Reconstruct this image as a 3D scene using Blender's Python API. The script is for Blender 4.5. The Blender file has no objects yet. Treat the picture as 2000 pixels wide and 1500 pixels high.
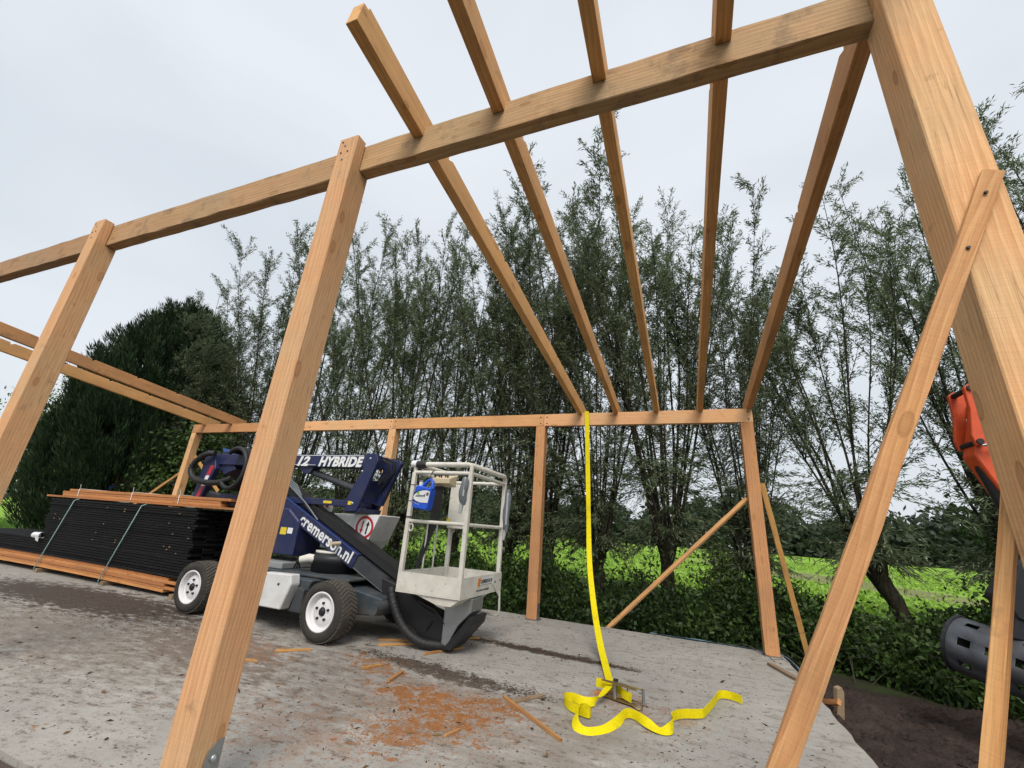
import bpy, bmesh, math, random
import numpy as np
from mathutils import Vector, Matrix

random.seed(7)
R = math.radians
sc = bpy.context.scene
col = sc.collection

# ------------------------------------------------------------------ camera
cam_d = bpy.data.cameras.new('camera')
cam = bpy.data.objects.new('camera', cam_d)
col.objects.link(cam)
cam_d.sensor_width = 36.0
cam_d.lens = 828.0 / 2000.0 * 36.0
cam_d.clip_start = 0.05
cam_d.clip_end = 2000.0
RX = Vector((0.9313, 0.0543, 0.3602)); RY = Vector((0.3571, -0.3281, -0.8746)); RZ = Vector((0.0707, 0.9431, -0.3249))
cm = Matrix((RX, RY, RZ)).to_quaternion().to_matrix().to_4x4()
cm.translation = (0, 0, 1.4)
cam.matrix_world = cm
sc.camera = cam

# ------------------------------------------------------------------ sky, sun, exposure
SUN_EL, SUN_AZ = R(50), R(162)      # azimuth measured clockwise from +Y: behind the camera, a little to its right
w = bpy.data.worlds.new('World'); sc.world = w; w.use_nodes = True
nt = w.node_tree; nt.nodes.clear()
out = nt.nodes.new('ShaderNodeOutputWorld'); bg = nt.nodes.new('ShaderNodeBackground')
sky = nt.nodes.new('ShaderNodeTexSky'); sky.sky_type = 'NISHITA'; sky.sun_disc = False
sky.sun_elevation = SUN_EL; sky.sun_rotation = SUN_AZ; sky.air_density = 1.5; sky.dust_density = 5.0
tc = nt.nodes.new('ShaderNodeTexCoord')
mp = nt.nodes.new('ShaderNodeMapping'); mp.inputs['Scale'].default_value = (1.0, 1.0, 2.2); mp.inputs['Location'].default_value = (3.299, 13.795, 12.7)
ns = nt.nodes.new('ShaderNodeTexNoise'); ns.inputs['Scale'].default_value = 1.7; ns.inputs['Detail'].default_value = 4; ns.inputs['Roughness'].default_value = 0.45
ns.inputs['Distortion'].default_value = 0.4
rp = nt.nodes.new('ShaderNodeValToRGB')
rp.color_ramp.elements[0].position = 0.33; rp.color_ramp.elements[0].color = (5.15, 5.5, 5.92, 1)
rp.color_ramp.elements[1].position = 0.68; rp.color_ramp.elements[1].color = (5.95, 6.27, 6.65, 1)
mx = nt.nodes.new('ShaderNodeMix'); mx.data_type = 'RGBA'; mx.inputs[0].default_value = 0.9   # an unbroken layer of cloud over the clear sky
L = nt.links.new
L(tc.outputs['Generated'], mp.inputs['Vector']); L(mp.outputs['Vector'], ns.inputs['Vector']); L(ns.outputs['Fac'], rp.inputs['Fac'])
L(sky.outputs['Color'], mx.inputs[6]); L(rp.outputs['Color'], mx.inputs[7]); L(mx.outputs[2], bg.inputs['Color'])
bg.inputs['Strength'].default_value = 0.0735
L(bg.outputs['Background'], out.inputs['Surface'])

sun_d = bpy.data.lights.new('sun', 'SUN'); sun_d.energy = 1.5; sun_d.angle = R(28); sun_d.color = (1.0, 0.955, 0.89)
sun = bpy.data.objects.new('sun', sun_d); col.objects.link(sun)
sd = Vector((math.sin(SUN_AZ) * math.cos(SUN_EL), math.cos(SUN_AZ) * math.cos(SUN_EL), math.sin(SUN_EL)))
sun.rotation_euler = sd.to_track_quat('Z', 'Y').to_euler()
sun.location = (0, -20, 30)
sc.view_settings.view_transform = 'Standard'; sc.view_settings.look = 'None'
sc.view_settings.gamma = 1.0; sc.view_settings.use_curve_mapping = False
sc.view_settings.exposure = 1.0
sc.render.engine = 'CYCLES'
sc.cycles.max_bounces = 3; sc.cycles.diffuse_bounces = 1; sc.cycles.transmission_bounces = 1; sc.cycles.glossy_bounces = 1; sc.cycles.adaptive_threshold = 0.02; sc.cycles.transparent_max_bounces = 4
sc.cycles.use_denoising = True

# ------------------------------------------------------------------ material helpers
class NT:
    def __init__(s, name):
        s.m = bpy.data.materials.new(name); s.m.use_nodes = True
        s.t = s.m.node_tree; s.b = s.t.nodes['Principled BSDF']
    def n(s, typ, **kw):
        nd = s.t.nodes.new('ShaderNode' + typ)
        for k, v in kw.items():
            if k in nd.bl_rna.properties and k not in ('inputs',): setattr(nd, k, v)
            else: nd.inputs[k.replace('_', ' ')].default_value = v
        return nd
    def l(s, a, b): s.t.links.new(a, b)
    def coord(s, kind='Object', scale=(1, 1, 1), loc=(0, 0, 0), rnd=0.0):
        t = s.n('TexCoord'); m = s.n('Mapping')
        m.inputs['Scale'].default_value = scale; m.inputs['Location'].default_value = loc
        src = t.outputs[kind]
        if rnd:
            oi = s.n('ObjectInfo'); mu = s.n('VectorMath', operation='SCALE'); mu.inputs[0].default_value = (1.0, 0.37, 0.61); s.l(oi.outputs['Random'], mu.inputs['Scale'])
            m2 = s.n('VectorMath', operation='SCALE'); s.l(mu.outputs[0], m2.inputs[0]); m2.inputs['Scale'].default_value = rnd
            ad = s.n('VectorMath', operation='ADD'); s.l(src, ad.inputs[0]); s.l(m2.outputs[0], ad.inputs[1]); src = ad.outputs[0]
        s.l(src, m.inputs['Vector']); return m.outputs['Vector']
    def noise(s, vec, scale, detail=4, rough=0.55, dist=0.0):
        n = s.n('TexNoise'); s.l(vec, n.inputs['Vector']); n.inputs['Scale'].default_value = scale
        n.inputs['Detail'].default_value = detail; n.inputs['Roughness'].default_value = rough; n.inputs['Distortion'].default_value = dist
        return n.outputs['Fac']
    def ramp(s, fac, stops):
        r = s.n('ValToRGB'); e = r.color_ramp.elements
        while len(e) < len(stops): e.new(0.5)
        for i, (p, c) in enumerate(stops):
            e[i].position = p; e[i].color = (c if len(c) == 4 else (*c, 1)) if hasattr(c, '__len__') else (c, c, c, 1)
        s.l(fac, r.inputs['Fac']); return r.outputs['Color']
    def mix(s, fac, a, b, mode='MIX'):
        m = s.n('Mix', data_type='RGBA', blend_type=mode)
        for inp, v in ((m.inputs[0], fac), (m.inputs[6], a), (m.inputs[7], b)):
            if hasattr(v, 'is_linked') or hasattr(v, 'links'): s.l(v, inp)
            elif hasattr(v, '__len__'): inp.default_value = (*v, 1) if len(v) == 3 else v
            else: inp.default_value = v
        return m.outputs[2]
    def math(s, op, a, b=0.5):
        m = s.n('Math', operation=op)
        for i, v in enumerate((a, b)):
            if hasattr(v, 'links'): s.l(v, m.inputs[i])
            else: m.inputs[i].default_value = v
        return m.outputs[0]
    def bump(s, h, strength=0.3, dist=0.01):
        b = s.n('Bump'); b.inputs['Strength'].default_value = strength; b.inputs['Distance'].default_value = dist
        s.l(h, b.inputs['Height']); s.l(b.outputs['Normal'], s.b.inputs['Normal'])
    def fin(s, c=None, rough=0.6, metal=0.0, spec=0.5):
        if c is not None:
            if hasattr(c, 'links'): s.l(c, s.b.inputs['Base Color'])
            else: s.b.inputs['Base Color'].default_value = (*c, 1)
        if hasattr(rough, 'links'): s.l(rough, s.b.inputs['Roughness'])
        else: s.b.inputs['Roughness'].default_value = rough
        s.b.inputs['Metallic'].default_value = metal; s.b.inputs['Specular IOR Level'].default_value = spec
        return s.m

def wood(name, light, dark, knot=(0.2, 0.085, 0.032), stain=(0.2, 0.14, 0.09), stain_amt=0.25, ringscale=17.0, dirt=0.62):
    s = NT(name)
    v = s.coord('Object', (1, 1, 1), (0, 0, 0), rnd=7.0)
    # growth rings about an axis that wanders along the timber
    wob = s.n('TexNoise'); mpw = s.n('Mapping'); mpw.inputs['Scale'].default_value = (0.45, 2.0, 2.0); s.l(v, mpw.inputs['Vector']); s.l(mpw.outputs[0], wob.inputs['Vector'])
    wob.inputs['Scale'].default_value = 1.3; wob.inputs['Detail'].default_value = 2
    mr = s.n('Mapping'); mr.inputs['Scale'].default_value = (0.02, 1, 1); s.l(v, mr.inputs['Vector'])
    wv = s.n('VectorMath', operation='SCALE'); s.l(wob.outputs['Color'], wv.inputs[0]); wv.inputs['Scale'].default_value = 0.11
    ad = s.n('VectorMath', operation='ADD'); s.l(mr.outputs[0], ad.inputs[0]); s.l(wv.outputs[0], ad.inputs[1])
    wave = s.n('TexWave', wave_type='RINGS', rings_direction='X', wave_profile='SAW'); s.l(ad.outputs[0], wave.inputs['Vector'])
    wave.inputs['Scale'].default_value = ringscale; wave.inputs['Distortion'].default_value = 1.2; wave.inputs['Detail'].default_value = 2
    ms = s.n('Mapping'); ms.inputs['Scale'].default_value = (1.1, 26, 26); s.l(v, ms.inputs['Vector'])
    streak = s.noise(ms.outputs[0], 1.0, 5, 0.6)
    mf = s.n('Mapping'); mf.inputs['Scale'].default_value = (6, 190, 190); s.l(v, mf.inputs['Vector'])
    fine = s.noise(mf.outputs[0], 1.0, 2, 0.5)
    big = s.noise(v, 1.6, 3, 0.5)
    g = s.math('ADD', s.math('MULTIPLY', wave.outputs['Fac'], 0.5), s.math('MULTIPLY', streak, 0.75))
    c = s.mix(s.math('MULTIPLY', s.ramp(g, [(0.3, 0.0), (0.85, 1.0)]), 0.8), light, dark)
    c = s.mix(s.math('MULTIPLY', s.ramp(big, [(0.4, 0.0), (0.7, 1.0)]), stain_amt), c, stain)
    # per timber tone
    oi = s.n('ObjectInfo'); hs = s.n('HueSaturation'); s.l(c, hs.inputs['Color'])
    s.l(s.math('ADD', s.math('MULTIPLY', oi.outputs['Random'], 0.42), 0.8), hs.inputs['Value'])
    s.l(s.math('ADD', s.math('MULTIPLY', oi.outputs['Random'], 0.014), 0.488), hs.inputs['Hue']); c = hs.outputs['Color']
    # saw marks across the grain
    msw = s.n('Mapping'); msw.inputs['Scale'].default_value = (150, 5, 5); s.l(v, msw.inputs['Vector'])
    saw = s.noise(msw.outputs[0], 1.0, 2, 0.5)
    c = s.mix(0.22, c, s.ramp(saw, [(0.3, 0.72), (0.7, 1.0)]), 'MULTIPLY')
    c = s.mix(0.45, c, s.ramp(fine, [(0.32, 0.62), (0.6, 1.0)]), 'MULTIPLY')
    # drying checks: thin dark cracks that run with the grain and stop
    mc = s.n('Mapping'); mc.inputs['Scale'].default_value = (0.9, 34, 34); s.l(v, mc.inputs['Vector']); ck = s.noise(mc.outputs[0], 1.0, 1, 0.4)
    ck = s.math('MULTIPLY', s.ramp(s.math('ABSOLUTE', s.math('SUBTRACT', ck, 0.5)), [(0.003, 1.0), (0.009, 0.0)]), s.ramp(big, [(0.52, 0.0), (0.6, 1.0)]))
    c = s.mix(s.math('MULTIPLY', ck, 0.4), c, (0.12, 0.06, 0.025))
    # knots
    mk = s.n('Mapping'); mk.inputs['Scale'].default_value = (2.6, 6.5, 6.5); s.l(v, mk.inputs['Vector'])
    vo = s.n('TexVoronoi'); s.l(mk.outputs[0], vo.inputs['Vector']); vo.inputs['Scale'].default_value = 1.0
    kn = s.ramp(vo.outputs['Distance'], [(0.02, 0.85), (0.06, 0.45), (0.115, 0.75), (0.14, 1.0), (0.165, 0.0)])
    c = s.mix(s.math('MULTIPLY', kn, 0.6), c, knot)
    halo = s.ramp(vo.outputs['Distance'], [(0.15, 1.0), (0.4, 0.0)])
    c = s.mix(s.math('MULTIPLY', halo, 0.3), c, dark)
    # dirty smears
    sm = s.noise(v, 5.5, 5, 0.65)
    c = s.mix(s.math('MULTIPLY', s.ramp(sm, [(dirt, 0.0), (dirt + 0.14, 1.0)]), 0.45), c, (0.09, 0.07, 0.05))
    hgt = s.math('ADD', s.math('MULTIPLY', saw, 0.5), s.math('MULTIPLY', fine, 0.6))
    s.bump(hgt, 0.35, 0.004)
    return s.fin(c, 0.78, 0, 0.25)

def paint(name, c, rough=0.4, dirt=(0.12, 0.1, 0.08), amt=0.35, scale=6.0, spots=0.0, spotc=(0.05, 0.03, 0.02)):
    s = NT(name); v = s.coord('Object')
    n1 = s.noise(v, scale, 6, 0.65); n2 = s.noise(v, scale * 7, 3, 0.6)
    f = s.math('MULTIPLY', s.ramp(n1, [(0.42, 0.0), (0.78, 1.0)]), amt)
    cc = s.mix(f, c, dirt)
    if spots:
        cc = s.mix(s.math('MULTIPLY', s.ramp(n2, [(0.66, 0.0), (0.7, 1.0)]), spots), cc, spotc)
    s.bump(n2, 0.08, 0.003)
    return s.fin(cc, s.ramp(n1, [(0.3, rough), (0.8, min(1, rough + 0.3))]))

def plain(name, c, rough=0.6, metal=0.0, nz=0.25, scale=30):
    s = NT(name); v = s.coord('Object'); n = s.noise(v, scale, 4, 0.6)
    cc = s.mix(s.ramp(n, [(0.3, nz), (0.7, 0.0)]), c, tuple(x * 0.45 for x in c))
    s.bump(n, 0.12, 0.003)
    return s.fin(cc, rough, metal)

def leafmat(name, c1, c2, trans=0.3, rough=0.55):
    s = NT(name)
    at = s.n('Attribute', attribute_name='rnd')
    oi = s.n('ObjectInfo')
    c = s.mix(at.outputs['Fac'], c1, c2)
    hs = s.n('HueSaturation'); s.l(c, hs.inputs['Color']); s.l(s.math('ADD', s.math('MULTIPLY', oi.outputs['Random'], 0.3), 0.85), hs.inputs['Value'])
    s.l(hs.outputs['Color'], s.b.inputs['Base Color']); s.b.inputs['Roughness'].default_value = rough; s.b.inputs['Specular IOR Level'].default_value = 0.35
    tr = s.n('BsdfTranslucent'); s.l(hs.outputs['Color'], tr.inputs['Color'])
    ms = s.n('MixShader'); ms.inputs[0].default_value = trans
    s.l(s.b.outputs[0], ms.inputs[1]); s.l(tr.outputs[0], ms.inputs[2])
    o = [n for n in s.t.nodes if n.type == 'OUTPUT_MATERIAL'][0]; s.l(ms.outputs[0], o.inputs['Surface'])
    return s.m

# ------------------------------------------------------------------ mesh helpers
class MB:
    def __init__(s): s.v = []; s.f = []; s.sm = []
    def add(s, vs, fs, smooth=False):
        o = len(s.v); s.v += [tuple(p) for p in vs]; s.f += [tuple(i + o for i in f) for f in fs]; s.sm += [smooth] * len(fs); return s
    def box(s, x0, x1, y0, y1, z0, z1, ch=0.0):
        if ch <= 0:
            vs = [(x, y, z) for x in (x0, x1) for y in (y0, y1) for z in (z0, z1)]
            return s.add(vs, [(0, 1, 3, 2), (4, 6, 7, 5), (0, 4, 5, 1), (2, 3, 7, 6), (0, 2, 6, 4), (1, 5, 7, 3)])
        bm = bmesh.new(); bmesh.ops.create_cube(bm, size=1)
        for v in bm.verts: v.co = Vector(((x0 + x1) / 2 + v.co.x * (x1 - x0), (y0 + y1) / 2 + v.co.y * (y1 - y0), (z0 + z1) / 2 + v.co.z * (z1 - z0)))
        bmesh.ops.bevel(bm, geom=bm.edges[:], offset=ch, segments=2, affect='EDGES', profile=0.5)
        return s.frombm(bm)
    def frombm(s, bm, smooth=False):
        bm.verts.index_update()
        s.add([v.co[:] for v in bm.verts], [[v.index for v in f.verts] for f in bm.faces], smooth); bm.free(); return s
    def prism(s, poly, a0, a1, axis='y', ch=0.0):
        def P(p, a): return (p[0], a, p[1]) if axis == 'y' else ((a, p[0], p[1]) if axis == 'x' else (p[0], p[1], a))
        n = len(poly)
        if ch <= 0:
            vs = [P(p, a0) for p in poly] + [P(p, a1) for p in poly]
            return s.add(vs, [tuple(range(n)), tuple(range(2 * n - 1, n - 1, -1))] + [(i, i + n, (i + 1) % n + n, (i + 1) % n) for i in range(n)])
        bm = bmesh.new(); va = [bm.verts.new(P(p, a0)) for p in poly]; vb = [bm.verts.new(P(p, a1)) for p in poly]
        bm.faces.new(va); bm.faces.new(vb[::-1])
        for i in range(n): bm.faces.new((va[i], vb[i], vb[(i + 1) % n], va[(i + 1) % n]))
        bmesh.ops.recalc_face_normals(bm, faces=bm.faces[:])
        bmesh.ops.bevel(bm, geom=bm.edges[:], offset=ch, segments=1, affect='EDGES', clamp_overlap=True)
        return s.frombm(bm)
    def tube(s, pts, r, seg=8, cap=True, smooth=True):
        pts = [Vector(p) for p in pts]; n = len(pts)
        rs = r if hasattr(r, '__len__') else [r] * n
        t0 = (pts[1] - pts[0]).normalized()
        nrm = t0.orthogonal().normalized(); vs = []
        for i, p in enumerate(pts):
            t = ((pts[min(i + 1, n - 1)] - pts[max(i - 1, 0)])).normalized()
            nrm = (nrm - t * nrm.dot(t))
            nrm = nrm.normalized() if nrm.length > 1e-6 else t.orthogonal().normalized()
            b = t.cross(nrm)
            for k in range(seg):
                a = 2 * math.pi * k / seg
                vs.append(p + (nrm * math.cos(a) + b * math.sin(a)) * rs[i])
        fs = [(i * seg + k, i * seg + (k + 1) % seg, (i + 1) * seg + (k + 1) % seg, (i + 1) * seg + k) for i in range(n - 1) for k in range(seg)]
        s.add(vs, fs, smooth)
        if cap: s.add(vs[:seg], [tuple(range(seg - 1, -1, -1))]); s.add(vs[-seg:], [tuple(range(seg))])
        return s
    def lathe(s, prof, c, axis='y', seg=32, smooth=True):
        # prof: (radius, position along the axis); the profile may close on the axis
        vs = []
        for r, a in prof:
            for k in range(seg):
                t = 2 * math.pi * k / seg; u, v = r * math.cos(t), r * math.sin(t)
                vs.append((c[0] + u, c[1] + a, c[2] + v) if axis == 'y' else ((c[0] + a, c[1] + u, c[2] + v) if axis == 'x' else (c[0] + u, c[1] + v, c[2] + a)))
        n = len(prof)
        fs = [(i * seg + k, i * seg + (k + 1) % seg, (i + 1) * seg + (k + 1) % seg, (i + 1) * seg + k) for i in range(n - 1) for k in range(seg)]
        return s.add(vs, fs, smooth)
    def disc(s, c, r, axis='y', seg=20, rx=None):
        vs = []
        for k in range(seg):
            t = 2 * math.pi * k / seg; u, v = (rx or r) * math.cos(t), r * math.sin(t)
            vs.append((c[0] + u, c[1], c[2] + v) if axis == 'y' else ((c[0], c[1] + u, c[2] + v) if axis == 'x' else (c[0] + u, c[1] + v, c[2])))
        return s.add(vs, [tuple(range(seg))])
    def build(s, name, mat, parent=None, off=None):
        o3 = Vector(off) if off is not None else (base_of(parent) if parent else Vector((0, 0, 0)))
        me = bpy.data.meshes.new(name)
        me.from_pydata([(x - o3.x, y - o3.y, z - o3.z) for x, y, z in s.v], [], s.f)
        me.polygons.foreach_set('use_smooth', s.sm)
        me.materials.append(mat)
        me.validate(); me.update()
        bm = bmesh.new(); bm.from_mesh(me); bmesh.ops.recalc_face_normals(bm, faces=bm.faces[:]); bm.to_mesh(me); bm.free()
        o = bpy.data.objects.new(name, me); col.objects.link(o)
        if parent:
            o.parent = parent
            if parent.parent: o.matrix_basis = parent.matrix_basis.inverted()      # meshes are laid out from the thing's own origin
        return o

def base_of(o):
    while o.parent: o = o.parent
    return Vector(o.location)
def tag(o, label, cat=None, group=None, kind=None):
    if label: o['label'] = label
    if cat: o['category'] = cat
    if group: o['group'] = group
    if kind: o['kind'] = kind
    return o
def thing(name, label, cat, loc, group=None):
    e = bpy.data.objects.new(name, None); col.objects.link(e); e.location = loc; e.empty_display_size = 0.2
    return tag(e, label, cat, group)
def npmesh(name, V, F4, mat, rnd=None, smooth=False):
    me = bpy.data.meshes.new(name); n = len(F4); k = F4.shape[1]
    me.vertices.add(len(V)); me.vertices.foreach_set('co', V.astype(np.float32).ravel())
    me.loops.add(n * k); me.loops.foreach_set('vertex_index', F4.astype(np.int32).ravel())
    me.polygons.add(n); me.polygons.foreach_set('loop_start', np.arange(0, n * k, k, dtype=np.int32)); me.polygons.foreach_set('loop_total', np.full(n, k, dtype=np.int32))
    if smooth: me.polygons.foreach_set('use_smooth', np.ones(n, dtype=bool))
    me.update(calc_edges=True)
    if rnd is not None:
        a = me.attributes.new('rnd', 'FLOAT', 'FACE'); a.data.foreach_set('value', rnd.astype(np.float32))
    me.materials.append(mat); return me
def link(name, me, parent=None, loc=(0, 0, 0)):
    o = bpy.data.objects.new(name, me); col.objects.link(o); o.location = loc
    if parent: o.parent = parent
    return o
def text(body, size, mat, parent, M, name='lettering', shear=0.0, offset=0.0, sx=1.0, extrude=0.0012, space=1.0, align='LEFT', fit=None):
    c = bpy.data.curves.new(name, 'FONT'); c.body = body; c.size = size; c.extrude = extrude; c.shear = shear; c.offset = offset; c.space_character = space
    c.align_x = align; c.resolution_u = 3; c.materials.append(mat)
    tmp = bpy.data.objects.new('tmp', c); col.objects.link(tmp); bpy.context.view_layer.update()
    me = bpy.data.meshes.new_from_object(tmp.evaluated_get(bpy.context.evaluated_depsgraph_get())); bpy.data.objects.remove(tmp); bpy.data.curves.remove(c)
    if not me.materials: me.materials.append(mat)
    o = bpy.data.objects.new(name, me); col.objects.link(o); o.parent = parent
    if fit:
        xs_ = [v.co.x for v in me.vertices]; sx = fit / (max(xs_) - min(xs_))
    b = base_of(parent); M = Matrix(M); M.translation = M.translation - b
    o.matrix_local = M @ Matrix.Diagonal((sx, 1, 1, 1)); return o
def frame_mat(o, xd, yd):      # matrix with local x along xd and local y along yd
    xd = Vector(xd).normalized(); yd = Vector(yd); yd = (yd - xd * yd.dot(xd)).normalized(); zd = xd.cross(yd)
    m = Matrix((xd, yd, zd)).transposed().to_4x4(); m.translation = Vector(o); return m

# ------------------------------------------------------------------ materials
W_POST = wood('post_timber', (0.83, 0.495, 0.245), (0.63, 0.31, 0.13), stain=(0.66, 0.47, 0.26), stain_amt=0.55)
W_BEAM = wood('beam_timber', (0.62, 0.41, 0.205), (0.42, 0.23, 0.1), stain=(0.44, 0.33, 0.19), stain_amt=0.6, ringscale=12, dirt=0.55)
W_RAFT = wood('rafter_timber', (0.82, 0.48, 0.2), (0.62, 0.3, 0.11))
W_PLANK = wood('plank_timber', (0.66, 0.32, 0.11), (0.5, 0.2, 0.06), dirt=0.7)
W_LATH = wood('lath_timber', (0.62, 0.36, 0.12), (0.42, 0.2, 0.06), dirt=0.6)
W_OLD = wood('weathered_timber', (0.33, 0.25, 0.16), (0.2, 0.13, 0.08))
BLACKB = wood('black_board_stain', (0.006, 0.006, 0.007), (0.003, 0.003, 0.004), knot=(0.008, 0.006, 0.005), stain=(0.012, 0.012, 0.013), stain_amt=0.4, dirt=0.75)
NAVY = paint('navy_paint', (0.008, 0.015, 0.075), 0.38, (0.05, 0.048, 0.055), 0.6, 6.0, 0.5, (0.09, 0.1, 0.13))
NAVYL = paint('faded_blue_paint', (0.03, 0.085, 0.3), 0.5, (0.08, 0.09, 0.12), 0.3)
GREYC = paint('slate_grey_paint', (0.04, 0.055, 0.068), 0.45, (0.13, 0.105, 0.08), 0.75, 5, 0.5, (0.16, 0.13, 0.1))
GREYM = paint('mid_grey_paint', (0.26, 0.27, 0.27), 0.5, (0.12, 0.1, 0.08), 0.5, 6)
GREYD = paint('dark_grey_paint', (0.032, 0.036, 0.043), 0.48, (0.09, 0.085, 0.08), 0.5, 7)
WHITE = paint('chipped_white_paint', (0.68, 0.66, 0.59), 0.5, (0.33, 0.28, 0.2), 0.45, 5, 0.7, (0.13, 0.08, 0.05))
WHITEC = paint('white_paint', (0.64, 0.645, 0.64), 0.4, (0.3, 0.27, 0.23), 0.5, 5, 0.4, (0.2, 0.16, 0.12))
RIMW = paint('rim_white_paint', (0.76, 0.75, 0.76), 0.45, (0.4, 0.36, 0.32), 0.3, 9)
RUBBER = plain('black_rubber', (0.014, 0.014, 0.015), 0.6)
TYRE = paint('dusty_tread_rubber', (0.075, 0.066, 0.054), 0.9, (0.16, 0.13, 0.1), 0.8, 9)
TYREC = paint('tyre_rubber', (0.024, 0.023, 0.021), 0.85, (0.07, 0.06, 0.048), 0.8, 7)
STEEL = plain('galvanised_steel', (0.38, 0.4, 0.41), 0.45, 0.85)
STEELD = paint('worn_bucket_steel', (0.055, 0.062, 0.075), 0.36, (0.03, 0.022, 0.017), 0.95, 4, 0.6, (0.03, 0.02, 0.016))
STEELB = plain('dirty_black_steel', (0.025, 0.026, 0.03), 0.5, 0.3, 0.5)
GOLD = plain('zinc_yellow_steel', (0.5, 0.34, 0.12), 0.35, 0.9)
ORANGE = paint('orange_red_paint', (0.68, 0.085, 0.018), 0.42, (0.2, 0.04, 0.02), 0.5, 5, 0.6, (0.05, 0.03, 0.02))
REDP = plain('red_film', (0.45, 0.018, 0.03), 0.45, 0, 0.1)
BLACKP = plain('black_film', (0.012, 0.012, 0.014), 0.5, 0, 0.1)
WFILM = plain('white_film', (0.75, 0.76, 0.76), 0.45, 0, 0.08)
YFILM = plain('yellow_film', (0.75, 0.55, 0.02), 0.5, 0, 0.15)
OFILM = plain('orange_film', (0.75, 0.25, 0.03), 0.5, 0, 0.2)
GFILM = plain('green_film', (0.2, 0.42, 0.03), 0.5, 0, 0.1)
BLUECAN = plain('blue_polythene', (0.012, 0.09, 0.6), 0.38, 0, 0.12)
DBLUEFILM = plain('dark_blue_film', (0.01, 0.03, 0.2), 0.45, 0, 0.1)
PLASTG = plain('grey_translucent_plastic', (0.16, 0.18, 0.2), 0.25, 0, 0.4, 12)
PLASTW = plain('clear_wrap_plastic', (0.45, 0.47, 0.48), 0.2, 0, 0.3, 14)
CREAM = plain('cream_plastic', (0.62, 0.52, 0.36), 0.5, 0, 0.2)
CORD = plain('pale_green_strapping', (0.25, 0.4, 0.36), 0.5, 0, 0.2)
WCORD = plain('white_tie', (0.75, 0.74, 0.7), 0.5, 0, 0.1)
WIRE = plain('rusty_wire', (0.16, 0.08, 0.05), 0.7, 0.3)
FOIL = plain('blue_foil', (0.2, 0.29, 0.36), 0.35, 0, 0.5, 9)
def webbing():
    s = NT('yellow_webbing'); v = s.coord('UV' if False else 'Object')
    n = s.noise(v, 90, 2, 0.5); d = s.noise(v, 7, 4, 0.6)
    c = s.mix(s.ramp(n, [(0.35, 0.35), (0.65, 0.0)]), (0.8, 0.66, 0.004), (0.42, 0.33, 0.002))
    c = s.mix(s.math('MULTIPLY', s.ramp(d, [(0.55, 0.0), (0.8, 1.0)]), 0.5), c, (0.2, 0.16, 0.03))
    s.bump(n, 0.3, 0.002); return s.fin(c, 0.7, 0, 0.2)
WEB = webbing()

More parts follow.
